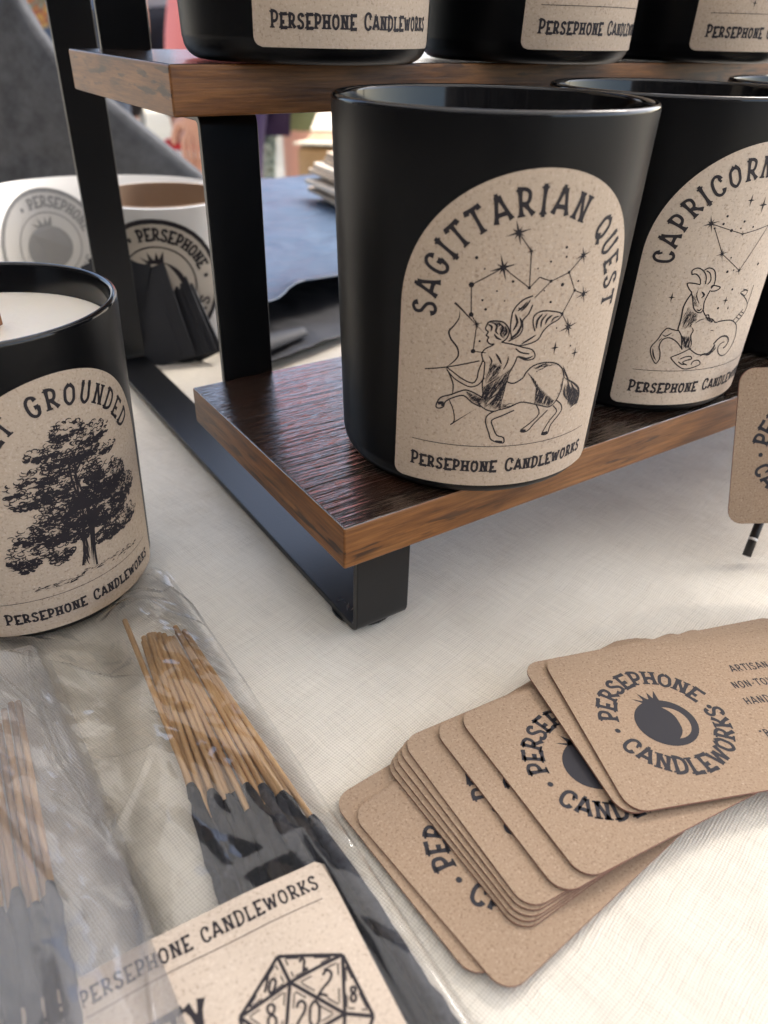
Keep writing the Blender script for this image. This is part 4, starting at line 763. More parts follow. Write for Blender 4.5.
# ------------------------------------------------------------ incense packs
def lump(x, y, s, k, seed):
    return noise.noise(Vector((x * s, y * s * .6, seed))) * k
def facet(x, y, sx, sy, seed):
    """piecewise flat crumple: random heights on a skewed lattice joined by straight creases"""
    u = x / sx + .35 * y / sy; v = y / sy - .2 * x / sx
    i, j = math.floor(u), math.floor(v); a, b = u - i, v - j
    h = lambda p, q: (math.sin((p * 127.1 + q * 311.7 + seed * 74.7)) * 43758.5453) % 1.0
    if a + b < 1: return h(i, j) + a * (h(i + 1, j) - h(i, j)) + b * (h(i, j + 1) - h(i, j))
    return h(i + 1, j + 1) + (1 - a) * (h(i, j + 1) - h(i + 1, j + 1)) + (1 - b) * (h(i + 1, j) - h(i + 1, j + 1))
def sleeve(parent, xl, xr, ytop, ybot, hfun, mt, seed, cap=None, creases=(), nx=190, ny=420):
    s = MB(); vs = []
    for j in range(ny + 1):
        for i in range(nx + 1):
            fx = i / nx; x = xl + (xr - xl) * fx; yt = ytop(x); y = ybot + (yt - ybot) * (j / ny)
            e = min(fx, 1 - fx) * (xr - xl); ee = min(1, e / .0035); ee = math.sin(ee * math.pi / 2)
            et = min(1, (1 - j / ny) * (yt - ybot) / .006)
            wx = x + .004 * noise.noise(Vector((x * 30, y * 30, seed))); wy = y + .006 * noise.noise(Vector((x * 25, y * 25, seed + 5)))
            loose = max(0, min(1, (y - .085) / .05))
            w_ = .0020 * facet(wx, wy, .010, .020, seed) + .0010 * facet(wx, wy, .0042, .0085, seed + 2) + .00022 * facet(wx, wy, .0017, .0030, seed + 4)
            h = hfun(x, y) * (.25 + .75 * ee) * (.4 + .6 * et) + w_ * ee * (.55 + 1.3 * loose)
            for (ax_, ay_, bx_, by_, hh_, sg_) in creases:
                vx, vy = bx_ - ax_, by_ - ay_; L2 = vx * vx + vy * vy; q_ = ((wx - ax_) * vx + (wy - ay_) * vy) / L2
                if -.1 < q_ < 1.1:
                    dd = abs((wx - ax_) * vy - (wy - ay_) * vx) / math.sqrt(L2)
                    if dd < sg_: h += hh_ * ee * (1 - dd / sg_) * max(0, min(1, min(q_ + .1, 1.1 - q_) * 4))
            if cap: h = min(h, cap(x, y))
            vs.append((x, y, max(.0009, h) + .0005))
    s.add(vs, [(j * (nx + 1) + i, j * (nx + 1) + i + 1, (j + 1) * (nx + 1) + i + 1, (j + 1) * (nx + 1) + i) for j in range(ny) for i in range(nx)])
    return s.build('cellophane_sleeve', mt, parent, smooth=True)
def stick(x0, y0, x1, y1, L, z0, z1, yb, rc, label, group, seed):
    """x0,y0 the bare top end; (x1,y1) a point further down; yb where the charcoal starts"""
    rnd = random.Random(seed); d = Vector((x1 - x0, y1 - y0, z1 - z0)).normalized(); a = Vector((x0, y0, z0))
    e = empty('incense_stick', a); tag(e, label, 'incense stick', group)
    b = MB(); tb = (yb - y0) / d.y
    b.tube([d * 0, d * (tb * .5), d * (tb + .004)], .00068, 8); b.build('bamboo_core', m_bamboo, e, smooth=True)
    c_ = MB(); pts = []; rr = []
    n_ = 60
    for k_ in range(n_ + 1):
        t_ = tb + (L - tb) * k_ / n_; q = d * t_
        pts.append(q + Vector((rnd.uniform(-1, 1), 0, rnd.uniform(-1, 1))) * .00010); rr.append(rc * (1 + rnd.uniform(-.22, .20)) * (.55 if k_ == 0 else 1))
    c_.tube(pts, rr, 10); c_.build('charcoal_coating', m_char, e, smooth=True)
    return e
# pack A (right one)
packA = empty('incense_pack', (0, 0, 0)); tag(packA, 'clear cellophane pack of incense sticks with a twenty-sided die on its label', 'incense pack', 'clear cellophane incense packs')
JX, JY = .016, .19978
def ytopA(x):
    d = .0330 ** 2 - (x - JX) ** 2
    lim = JY - math.sqrt(d) if d > 0 else .19
    return min(lim, .1800 - (x - .042) ** 2 * 6 if x > .03 else .1755) - .0
def hA(x, y):
    c_ = .0355 - max(0, .15 - y) * .055; w_ = .0085 + max(0, .155 - y) * .13
    d = abs(x - c_) / w_; k_ = max(0, 1 - max(0, d - .75) / .9)
    top = 1 if y < .158 else max(.25, 1 - (y - .158) / .02)
    return .0010 + .0052 * (k_ * k_ * (3 - 2 * k_)) * top
def zA(x, y):
    return .0072 - max(0, .013 - x) * .10 + .0002 * math.sin(x * 300 + y * 90)
def capA(x, y):
    d = max(x - .0375, y - .0800, 0)
    return zA(x, y) - .0010 + d * .8
sleeve(packA, -.018, .0472, ytopA, -.10, hA, m_film, 3.3, cap=capA, creases=[(.036, .177, .0445, .146, .0028, .0016), (.030, .172, .040, .158, .0020, .0012), (.033, .160, .0435, .140, .0018, .0012), (.003, .163, .024, .133, .0022, .0014), (.012, .150, .022, .121, .0014, .0010), (.010, .118, .021, .108, .0014, .0012), (.009, .101, .020, .112, .0012, .0010), (.036, .140, .045, .118, .0014, .0010), (.041, .100, .0455, .070, .0012, .0009)])
rnd = random.Random(11)
NA = 24
for i in range(NA):
    t_ = (i + .5) / NA; lay = i % 2
    x0 = .0312 + .0108 * t_ + rnd.uniform(-.0006, .0006); y0 = .1545 + rnd.uniform(-.004, .002) - .004 * t_
    if i == 1: x0, y0 = .0295, .1625
    x1 = .0232 + .0192 * t_ + rnd.uniform(-.0005, .0005); y1 = .098
    yb = .1030 - .0130 * t_ + rnd.uniform(-.0060, .0050)
    stick(x0, y0, x1, y1, .225, .0016 + .0018 * lay + rnd.uniform(0, .0008), .0018 + .0020 * lay + rnd.uniform(-.0003, .0006), yb, .00140, 'bamboo incense stick with charcoal coating in the right-hand clear pack', 'incense sticks in the right-hand pack', i)
# label on pack A : plane given by its top right corner and top edge direction
def pack_label(parent, xr, yt, ang, wd, ht, zfun, ink, m):
    s = MB(); ca, sa = math.cos(ang), math.sin(ang)
    def f(u, v, off=0):   # u to the right from the left end, v down from the top edge, mm
        x = xr + ((u - wd) * ca + v * sa) / 1000; y = yt + ((u - wd) * sa - v * ca) / 1000
        return (x, y, zfun(x, y) + off)
    nu, nv = 40, 60; vs = []
    for j in range(nv + 1):
        for i in range(nu + 1):
            u, v = wd * i / nu, ht * j / nv
            r_ = 1.5
            if v < r_:
                ins = r_ - math.sqrt(max(0, r_ * r_ - (r_ - v) ** 2)); u = max(ins, min(wd - ins, u))
            vs.append(f(u, v, 0))
    s.add(vs, [(j * (nu + 1) + i, (j + 1) * (nu + 1) + i, (j + 1) * (nu + 1) + i + 1, j * (nu + 1) + i + 1) for j in range(nv) for i in range(nu)], 0)
    ink(s, f)
    return s.build('paper_label', [m, m_ink], parent, smooth=True)
def zA(x, y):
    return .0072 - max(0, .013 - x) * .10 + .0002 * math.sin(x * 300 + y * 90)
def inkA(s, f):
    k = Ink(); WD = 46
    k.text('PERSEPHONE CANDLEWORKS', 2.6, -4.9, 2.5, .38, width=40.6, flare=.5, gap=.22)
    k.rib([(-.0, -6.6), (43.0, -7.0)], .14)
    k.text('ETY', 19.5, -18.9, 6.0, .85, flare=.6, gap=.2, align=1.0, asp=.8)
    k.put(s, lambda u, v: f(u, -v, .00006), 1)
    d = Ink(); V1, V2, Cc, R1, Lf, R2 = (24.0, 62.9), (33.1, 57.4), (23.9, 58.3), (28.9, 49.6), (15.1, 57.9), (32.4, 46.9)
    I3, BL, B = (19.0, 50.5), (13.0, 46.5), (21.5, 38.5)
    for a, b in ((V1, V2), (V2, R2), (R2, B), (B, BL), (BL, Lf), (Lf, V1), (Cc, V1), (Cc, V2), (Cc, Lf), (Cc, R1), (R1, V2), (R1, R2), (Cc, I3), (I3, R1), (I3, Lf), (I3, BL), (I3, B), (R1, B)): d.rib([a, b], .55, step=2)
    def inner(tri, s_, wd=.22):
        c0 = sum((Vector(p) for p in tri), Vector((0, 0))) / 3; q = [c0.lerp(Vector(p), s_) for p in tri]
        for i in range(3): a, b = q[i], q[(i + 1) % 3]; d.rib([a.lerp(b, .02), a.lerp(b, .30)], wd); d.rib([a.lerp(b, .62), a.lerp(b, .96)], wd)
        return c0
    aa = R(-30)
    for tri, tx, h, da in (((V1, V2, Cc), '2', 1.9, 25), ((V1, Cc, Lf), '10', 2.3, -10), ((Cc, V2, R1), '2', 3.8, -12), ((V2, R2, R1), '8', 2.2, 0), ((Cc, R1, I3), '20', 3.8, 0), ((Cc, I3, Lf), '8', 3.4, 10)):
        c0 = inner(tri, .72); an = aa + R(da); wdt = sum(F[c_][0] for c_ in tx) * h * .5
        st = c0 - Vector((math.cos(an), math.sin(an))) * wdt - Vector((-math.sin(an), math.cos(an))) * h * .5
        d.text(tx, st.x, st.y, h, .42, flare=0, gap=.1, ang=an, serif=False)
    d.put(s, lambda x, y: (x / 1000, y / 1000, zA(x / 1000, y / 1000) + .00006), 1)
pack_label(packA, .0387, .0744, R(-4.8), 46, 75, zA, inkA, m_label_in)
# pack B (left one, lies over the left edge of pack A)
packB = empty('incense_pack', (0, 0, 0)); tag(packB, 'cloudy cellophane pack of incense sticks in the lower left corner over its neighbour', 'incense pack', 'clear cellophane incense packs')
def ytopB(x): return min(.1625, JY - math.sqrt(max(0, .0330 ** 2 - (x - JX) ** 2)) - .002 if abs(x - JX) < .032 else .1625)
def hB(x, y):
    d = abs(x + .018) / .020; k_ = max(0, 1 - max(0, d - .8) / .7)
    return .0022 + .0062 * (k_ * k_ * (3 - 2 * k_)) + (.0035 if x > -.016 and y < .09 else .0) * min(1, max(0, (.09 - y) / .02)) * min(1, max(0, (x + .016) / .01)) * .9 + (.0012 if x > -.012 else 0) * 0
sleeve(packB, -.056, .0100, ytopB, -.10, lambda x, y: hB(x, y), m_film2, 8.1, creases=[(.006, .158, .0045, .120, .0026, .0013), (.0045, .120, .0085, .085, .0018, .0011), (-.004, .156, .004, .135, .0018, .0012), (.0, .112, .008, .100, .0016, .0010), (-.012, .120, -.002, .090, .0016, .0011), (.006, .085, .0035, .060, .0016, .0009)])
for i in range(24):
    t_ = (i + .5) / 24; lay = i % 2
    stick(-.034 + .0345 * t_ + rnd.uniform(-.0006, .0006), .1470 + rnd.uniform(-.004, .004), -.037 + .0335 * t_, .095, .22, .0030 + .0020 * lay, .0035 + .0020 * lay, .0965 + rnd.uniform(-.003, .003), .00135,
          'bamboo incense stick with charcoal coating in the cloudy pack at lower left', 'incense sticks in the cloudy left pack', 100 + i)
def inkB(s, f):
    k = Ink(); k.text('PERSEPHONE CANDLEWORKS', 2.6, -4.9, 2.5, .38, width=40.6, flare=.5, gap=.22); k.rib([(2, -6.9), (43, -6.9)], .14)
    k.put(s, lambda u, v: f(u, -v, .00006), 1)
pack_label(packB, -.0045, .0775, R(-1.5), 46, 70, lambda x, y: .0062, inkB, m_label_in)

# ------------------------------------------------------------ things behind the riser
# sticker roll
roll = empty('sticker_roll', (.1238, .3789, 0)); tag(roll, 'white roll of round black-ringed stickers with a cardboard core behind the riser', 'sticker roll')
RH = .065; RI, RO = .0300, .0338
s = MB(); s.lathe([(RI + .0012, .0003), (RO, .0003), (RO, RH), (RI + .0012, RH)], 96); s.build('backing_roll', m_paperw, roll, smooth=False, auto=40)
s = MB(); s.lathe([(RI + .0011, .0003), (RI, .0003), (RI, RH + .0004), (RI + .0011, RH + .0004), (RI + .0011, .0003)], 96); s.build('cardboard_core', m_cardboard, roll, auto=40)
def sticker_faces(mb, f, f0=None):
    """f(u,v) maps sticker mm to the surface"""
    k = Ink(); 
    for a0 in range(0, 360, 10):
        a, b = R(a0), R(a0 + 10.01)
        for r0, r1 in ((26.6, 28.6),):
            k.q.append([Vector((r * math.cos(t_), r * math.sin(t_))) for r, t_ in ((r0, a), (r1, a), (r1, b), (r0, b))])
    k.text('+ PERSEPHONE +', 0, 0, 4.8, 1.0, arc=(0, 0, 19.6, 122, 4, False), flare=.3, gap=.2)
    k.text('CANDLEWORKS', 0, 0, 4.6, .9, arc=(0, 0, 24.2, 200, 340, True), flare=.3, gap=.2)
    for a0 in range(0, 360, 10):
        a, b = R(a0), R(a0 + 10.01); k.q.append([Vector((r * math.cos(t_), r * math.sin(t_))) for r, t_ in ((16.4, a), (17.0, a), (17.0, b), (16.4, b))])
    pomegranate(k, 0, -1, 11.5)
    k.put(mb, f, 1, f0)
ct = R(-128)
for kk, a0 in enumerate((11, 113)):
    s = MB(); ac = ct + R(a0)
    fs = lambda u, v, ac=ac: ((RO + .0002) * math.cos(ac + u / 1000 / RO), (RO + .0002) * math.sin(ac + u / 1000 / RO), .0325 + v / 1000)
    s_paper = Ink()
    for i in range(28):
        x0_, x1_ = -28.6 + 57.2 * i / 28, -28.6 + 57.2 * (i + 1) / 28
        h0, h1 = math.sqrt(max(0, 28.6 ** 2 - x0_ ** 2)), math.sqrt(max(0, 28.6 ** 2 - x1_ ** 2))
        s_paper.q.append([Vector((x0_, -h0)), Vector((x1_, -h1)), Vector((x1_, h1)), Vector((x0_, h0))])
    s_paper.put(s, lambda u, v, fs=fs: fs(u, v), 0)
    fi = lambda u, v, ac=ac: ((RO + .0004) * math.cos(ac + u / 1000 / RO), (RO + .0004) * math.sin(ac + u / 1000 / RO), .0325 + v / 1000)
    sticker_faces(s, fi, lambda u, v, ac=ac: ((RO + .0006) * math.cos(ac + u / 1000 / RO), (RO + .0006) * math.sin(ac + u / 1000 / RO), .0325 + v / 1000)); s.build('round_sticker', [mat('sticker_paper', (.56, .50, .42), .6), m_ink], roll)
# loose tail of the roll curving away behind
tail = [(.158, .388), (.157, .401), (.150, .416), (.138, .428), (.121, .438), (.106, .443), (.090, .4445), (.075, .442), (.061, .434), (.047, .422), (.035, .407), (.026, .388), (.021, .368)]
tp = cr(*[q for p in tail for q in p], n=8)
# arc-length lookup
cum = [0]
for a, b in zip(tp[:-1], tp[1:]): cum.append(cum[-1] + math.dist(a, b))
def tail_at(sx):
    sx = max(0, min(cum[-1] - 1e-6, sx))
    for i in range(len(cum) - 1):
        if cum[i + 1] >= sx:
            t_ = (sx - cum[i]) / max(1e-9, cum[i + 1] - cum[i]); a, b = Vector(tp[i]), Vector(tp[i + 1]); d = (b - a).normalized(); return a.lerp(b, t_), Vector((-d.y, d.x))
tl = MB(); n_ = 90; vs = []
for i in range(n_ + 1):
    p, nn = tail_at(cum[-1] * i / n_)
    for z_ in (.0004, RH + .0004):
        vs.append((p.x, p.y, z_))
tl.add(vs, [(2 * i, 2 * i + 2, 2 * i + 3, 2 * i + 1) for i in range(n_)])
tlo = tl.build('loose_tail', m_paperw, None, smooth=True); tlo.parent = roll; tlo.location = (-.1238, -.3789, 0)
sol = tlo.modifiers.new('s', 'SOLIDIFY'); sol.thickness = .0003; sol.offset = 0
m_tailink = mat('sheen_grey_ink', (.30, .30, .30), .35, spec=.6)  # black ink lightened to grey for the sheen on the tail
for sc_ in (cum[-1] * .80, cum[-1] * .80 - .061):
    s = MB()
    def ft_(u, v, off=.0005, sc_=sc_):
        p, nn = tail_at(sc_ - u / 1000); q = p + nn * off; return (q.x, q.y, .0325 + v / 1000)
    s_paper.put(s, lambda u, v: ft_(u, v, .0004), 0); sticker_faces(s, lambda u, v: ft_(u, v, .0006), lambda u, v: ft_(u, v, .0008))
    o = s.build('round_sticker', [mat('glossy_sticker_paper', (.62, .61, .59), .3), m_tailink], roll); o.location = (-.1238, -.3789, 0)

# black envelopes leaning on the roll
envs = [(.0985, .3330, 0), (.1010, .3315, 3), (.1035, .3300, -2), (.1085, .3300, 5), (.1110, .3285, 8), (.1135, .3275, 6), (.1160, .3270, 10)]
ew = ['leftmost black envelope in the bunch in front of the sticker roll', 'second from left of the black envelopes against the sticker roll', 'broad front face of the black envelopes leaning on the sticker roll', 'fourth from left of the black envelopes against the sticker roll',
      'fifth from left of the black envelopes against the sticker roll', 'sixth from left of the black envelopes against the sticker roll', 'rightmost black envelope of the bunch, its edge beside the riser post']
for i, (x, y, dr) in enumerate(envs):
    hh = (.050, .054, .054, .050, .050, .049, .048)[i]; ww = .033
    s = MB(); s.box((-ww / 2, 0, hh / 2), (ww, .0011, hh)); s.add([(-ww, -.0009, hh * .97), (0, -.0009, hh * .97), (-ww / 2, -.0013, hh * .5)], [(0, 2, 1)])
    o = s.build('black_envelope', m_blackpaper, bevel=.0003); tag(o, ew[i], 'envelope', 'black envelopes bunched against the roll')
    mm = Matrix.Rotation(R(-38 - dr), 4, 'Z') @ Matrix.Rotation(R(-17), 4, 'X') @ Matrix.Rotation(R(-20 - dr), 4, 'Y')
    mm.translation = Vector((x + .0115, y, .0030 + .0015 * (i > 3))); o.matrix_world = mm

# dark tissue sheets
def sheet(name, front, back, zf, mt, label, seed, curl=0):
    nx_, ny_ = 70, 90; s = MB(); vs = []
    fr_ = cr(*[c_ for p in front for c_ in p], n=10); bk = cr(*[c_ for p in back for c_ in p], n=10)
    def at(L, t_):
        i = min(len(L) - 2, int(t_ * (len(L) - 1))); q = t_ * (len(L) - 1) - i; return Vector(L[i]).lerp(Vector(L[i + 1]), q)
    for j in range(ny_ + 1):
        for i in range(nx_ + 1):
            p = at(fr_, i / nx_).lerp(at(bk, i / nx_), j / ny_); z_ = zf(i / nx_, j / ny_) + .0012 * noise.noise(Vector((p.x * 26, p.y * 16, seed))) + .0006 * (1 - abs(noise.noise(Vector((p.x * 55 + p.y * 20, p.y * 45, seed + 4)))) * 3)
            vs.append((p.x, p.y, max(.0012, z_)))
    s.add(vs, [(j * (nx_ + 1) + i, j * (nx_ + 1) + i + 1, (j + 1) * (nx_ + 1) + i + 1, (j + 1) * (nx_ + 1) + i) for j in range(ny_) for i in range(nx_)])
    o = s.build(name, mt, smooth=True); m_ = o.modifiers.new('s', 'SOLIDIFY'); m_.thickness = .0008; m_.offset = -1
    return tag(o, label, 'tissue paper', 'dark tissue sheets laid behind the riser')
sheet('tissue_sheet', [(.1250, .3020), (.1385, .3050), (.1595, .3105), (.1844, .3184), (.23, .335), (.30, .36)], [(.165, .44), (.22, .47), (.27, .48), (.32, .48), (.36, .48)], lambda a, b: .0035 + .0022 * math.sin(b * 3), m_blackpaper, 'black tissue sheet lying lowest, its near edge running towards the shelf', 2)
sheet('tissue_sheet', [(.1440, .3200), (.1517, .3302), (.1634, .3377), (.1829, .3536), (.2071, .3569), (.32, .39)], [(.235, .690), (.29, .694), (.34, .695), (.39, .695), (.44, .695), (.52, .69)], lambda a, b: .0175 - .006 * b + .004 * math.exp(-b * 18), m_tissue, 'black tissue sheet, sky sheen coloured in blue, lying on top, its near edge lifted', 5)
# small curled flap between them
s = MB(); vs = []
for i in range(21):
    a = math.pi * 1.05 * i / 20
    for j in range(13):
        t_ = j / 12; r_ = .0060 * (1 - .5 * t_)
        vs.append((.1400 + .030 * t_ , .3180 + .008 * t_ - r_ * math.cos(a) * 1.6, .0062 + r_ * math.sin(a) * .9))
s.add(vs, [(i * 13 + j, i * 13 + j + 1, (i + 1) * 13 + j + 1, (i + 1) * 13 + j) for i in range(20) for j in range(12)])
o = s.build('tissue_sheet', m_blackpaper, smooth=True); m_ = o.modifiers.new('s', 'SOLIDIFY'); m_.thickness = .0006
tag(o, 'small black sheet curled over on the lowest tissue', 'tissue paper', 'dark tissue sheets laid behind the riser')

# stack of tan boards
rnd = random.Random(4)
z = .0165
for i in range(9):
    th = .0024 + rnd.uniform(0, .0014); s = MB(); P = rrect(.12, .10, .004, 4, 0, 0); s.prism(P, 0, th)
    o = s.build('pulp_board', m_coaster2 if i % 3 == 0 else m_coaster)
    o.location = (.3040 + rnd.uniform(-.004, .004) + (.006 if 5 < i < 9 else 0), .4860 + rnd.uniform(-.003, .003), z); o.rotation_euler = (0, 0, R(-8 + rnd.uniform(-4, 4)))
    z += th + .0004
    tag(o, 'flat tan paper board in the tall stack behind the Sagittarian candle', 'paper board', 'tan paper boards in one stack')

# grey felt bag slumped behind the roll
hf = Vector((.56075, .82799, 0)); hr = Vector((.82799, -.56075, 0))
bagc = hf * .62
bag = empty('felt_bag', hf * .62 + hr * -.25); tag(bag, 'dark grey felt bag rising to a peak behind the sticker roll', 'bag')
bp = [(-.42, .001), (-.41, .05), (-.3215, .1062), (-.2884, .1285), (-.268, .1465), (-.2625, .1490), (-.2593, .1474), (-.2562, .1400), (-.2497, .1266), (-.2394, .1112), (-.2245, .0975), (-.2023, .0797), (-.1731, .0562), (-.1425, .0316), (-.1285, .0184), (-.118, .001)]
# front and back faces bulge, the outline is rounded
s = MB(); rings = []
cen = Vector((-.26, .045))
for (dy, k_) in ((-.0, .0), (-.004, .35), (-.0035, .7), (-.0015, .9), (.001, .985), (.004, 1.0), (.012, 1.0), (.015, .985), (.018, .9), (.019, .7), (.02, .35), (.02, .0)):
    rings.append([(cen.lerp(Vector(p), k_), dy) for p in bp])
vs = []
for rg in rings:
    for p, dy in rg:
        w_ = .003 * noise.noise(Vector((p.x * 18, p.y * 18, 2.2)))
        q = hr * (p.x + .25) + hf * (dy + w_) + Vector((0, 0, max(.001, p.y)))
        vs.append(q)
nb = len(bp)
s.add(vs, [(r * nb + i, r * nb + (i + 1) % nb, (r + 1) * nb + (i + 1) % nb, (r + 1) * nb + i) for r in range(len(rings) - 1) for i in range(nb)])
s.build('bag_body', m_felt, bag, auto=55)
q = MB(); hd = [hr * (.25 - .33) + Vector((0, 0, .10)), hr * (.25 - .36) + hf * -.02 + Vector((0, 0, .13)), hr * (.25 - .40) + hf * -.01 + Vector((0, 0, .10)), hr * (.25 - .39) + Vector((0, 0, .06))]
q.tube(hd, .004, 8); q.build('carry_handle', m_felt, bag, smooth=True)


# ------------------------------------------------------------ beyond the table
def f_box(n, b):
    g = nz(n, coords(n), 30, 4, .6); n.links.new(ramp(n, g, [(.3, (.30, .20, .11)), (.7, (.42, .29, .17))]), b.inputs['Base Color'])
m_box = mat('box_cardboard', (.36, .25, .14), .85, fn=f_box)
m_pale = mat('pale_board', (.70, .62, .48), .8)
m_white = mat('white_paper', (.8, .8, .8), .6)
# cardboard box on the ground beyond the stall
bxp = hf * 1.74 + hr * -.200
box = empty('cardboard_box', (bxp.x, bxp.y, GZ), R(-34.1)); tag(box, 'tall tan cardboard box with a white label standing beyond the table', 'box')
q = MB(); q.box((.24, .2, .33), (.48, .40, .66)); q.build('box_body', m_box, box, bevel=.004)
for (x, y, dx, dy, rx) in ((.24, -.08, .48, .19, -6), (.24, .46, .48, .19, 6)):
    q = MB(); q.box((0, 0, 0), (dx, dy, .005)); q.build('box_flap', m_pale, box, loc=(x, y + (.10 if y < 0 else -.08), .669 + (.004 if y > 0 else 0)), rot=(R(rx), 0, 0))
q = MB(); q.box((.045, -.002, .56), (.045, .003, .10)); q.build('paper_label', m_white, box)

m_skin = mat('skin', (.55, .30, .22), .5, spec=.4); m_skin.node_tree.nodes['Principled BSDF'].inputs['Subsurface Weight'].default_value = .1
m_skin.node_tree.nodes['Principled BSDF'].inputs['Subsurface Radius'].default_value = (.01, .004, .002)
def skinmesh(name, V, E_, rr, m, parent, sub=2, root=0):
    me = bpy.data.meshes.new(name); me.from_pydata(V, E_, []); me.materials.append(m)
    o = bpy.data.objects.new(name, me); S.collection.objects.link(o); o.parent = parent
    sk = o.modifiers.new('skin', 'SKIN'); sk.use_smooth_shade = True
    for i, r_ in enumerate(rr):
        r_ = r_ if isinstance(r_, tuple) else (r_, r_)
        me.skin_vertices[0].data[i].radius = r_; me.skin_vertices[0].data[i].use_root = (i == root)
    sb = o.modifiers.new('sub', 'SUBSURF'); sb.levels = sub; sb.render_levels = sub
    return o
def person(loc, rz, label, shirt, lower, lowlen, sleeve_=.30, hair=(.06, .035, .02), trim=None, arm=(0, 0), stance=.10, loose=1.0, hh=1.68):
    k = hh / 1.70; e = empty('person', (loc[0], loc[1], GZ), rz); e.scale = (k, k, k); tag(e, label, 'person', 'people standing beyond the stall')
    V = [(0, .02, .93), (0, .01, 1.08), (0, .0, 1.25), (0, .01, 1.40), (0, 0, 1.47), (0, -.01, 1.53), (0, -.02, 1.62)]
    E_ = [(0, 1), (1, 2), (2, 3), (3, 4), (4, 5), (5, 6)]; rr = [(.155, .11), (.135, .095), (.15, .105), (.13, .085), (.055, .055), (.062, .068), (.078, .095)]
    jo = {}
    for sx in (-1, 1):
        b0 = len(V); V += [(sx * .09, .02, .86), (sx * stance, 0, .50), (sx * (stance + .01), .03, .10), (sx * (stance + .015), .03, .045), (sx * (stance + .03), -.10, .035)]
        E_ += [(0, b0), (b0, b0 + 1), (b0 + 1, b0 + 2), (b0 + 2, b0 + 3), (b0 + 3, b0 + 4)]; rr += [.088, .058, .040, .042, .036]
        fwd = arm[0] if sx < 0 else arm[1]
        b0 = len(V); V += [(sx * .17, .0, 1.40), (sx * .225, .02, 1.14), (sx * .245, -.02 - fwd * .4, .90), (sx * .245, -.035 - fwd * .5, .83)]
        E_ += [(3, b0), (b0, b0 + 1), (b0 + 1, b0 + 2), (b0 + 2, b0 + 3)]; rr += [.062, .044, .028, (.020, .034)]
        h0 = b0 + 3; hx, hy, hz = V[h0]
        for q_ in range(4):
            f0 = len(V); yy = hy - .028 + q_ * .018; L = (.07, .08, .075, .06)[q_]
            V += [(hx, yy, hz - .045), (hx - sx * .006, yy, hz - .045 - L * .5), (hx - sx * .022, yy, hz - .045 - L * .9)]
            E_ += [(h0, f0), (f0, f0 + 1), (f0 + 1, f0 + 2)]; rr += [.0095, .009, .008]
        f0 = len(V); V += [(hx - sx * .012, hy - .042, hz - .012), (hx - sx * .022, hy - .055, hz - .045), (hx - sx * .026, hy - .056, hz - .068)]; E_ += [(h0, f0), (f0, f0 + 1), (f0 + 1, f0 + 2)]; rr += [.011, .010, .009]
    body = skinmesh('body', V, E_, rr, m_skin, e)
    # face
    m_eye = mat('eye', (.02, .02, .02), .2)
    for sx in (-1, 1):
        q = MB(); q.tube([(sx * .03, -.108, 1.625), (sx * .03, -.114, 1.625)], .007, 10); q.build('eye', m_eye, e, smooth=True)
        q = MB(); q.tube([(sx * .083, -.01, 1.60), (sx * .087, -.01, 1.625), (sx * .083, -.012, 1.645)], [.008, .014, .008], 8); q.build('ear', m_skin, e, smooth=True)
    q = MB(); q.tube([(0, -.105, 1.625), (0, -.128, 1.59), (0, -.112, 1.582)], [.008, .013, .008], 8); q.build('nose', m_skin, e, smooth=True)
    q = MB(); q.tube([(-.022, -.100, 1.556), (0, -.107, 1.554), (.022, -.100, 1.556)], [.003, .005, .003], 8); q.build('mouth', mat('lips', (.40, .13, .11), .5), e, smooth=True)
    skinmesh('hair', [(0, .012, 1.60), (0, .012, 1.665), (0, .03, 1.56)], [(0, 1), (0, 2)], [(.088, .092), (.075, .085), (.075, .06)], mat('hair', hair, .7), e)
    # shirt with sleeves
    V = [(0, .02, .80), (0, .015, 1.05), (0, .0, 1.25), (0, .01, 1.405)]; E_ = [(0, 1), (1, 2), (2, 3)]; rr = [(.178, .130 * loose), (.160, .118 * loose), (.168, .122), (.125, .092)]
    for sx in (-1, 1):
        b0 = len(V); V += [(sx * .175, 0, 1.395), (sx * .215, .015, 1.395 - min(sleeve_, .30) * .8)]; E_ += [(3, b0), (b0, b0 + 1)]; rr += [.074, .062]
        if sleeve_ > .5: V.append((sx * .243, -.015 - arm[0] * .36, .93)); E_.append((b0 + 1, b0 + 2)); rr.append(.058)
    skinmesh('shirt', V, E_, rr, shirt, e)
    V = [(0, .02, .95)]; E_ = []; rr = [(.165, .122)]
    for sx in (-1, 1):
        b0 = len(V); z1 = lowlen; V += [(sx * .09, .02, .86), (sx * (.09 + (stance - .09) * .9), .005, max(z1, .50)), ]; E_ += [(0, b0), (b0, b0 + 1)]; rr += [.100, .088 if z1 > .5 else .072]
        if z1 < .5: V.append((sx * (stance + .01), .03, z1)); E_.append((b0 + 1, b0 + 2)); rr.append(.058)
    skinmesh('shorts' if lowlen > .4 else 'trousers', V, E_, rr, lower, e)
    if trim:
        for sx in (-1, 1):
            xx = sx * (.09 + (stance - .09) * .9)
            for z_, m_ in ((lowlen - .055, trim[0]), (lowlen - .078, trim[1])):
                q = MB(); q.lathe([(.083, -.012), (.0925, -.012), (.0925, .012), (.083, .012)], 32); q.build('hem_band', m_, e, loc=(xx, .006, z_), smooth=False)
    for sx in (-1, 1):
        q = MB(); q.tube([(sx * (stance + .015), .065, .05), (sx * (stance + .018), .0, .055), (sx * (stance + .03), -.09, .04), (sx * (stance + .035), -.15, .032)], [.042, .048, .046, .030], 12); q.build('shoe', m_blackplastic, e, smooth=True)
    return e
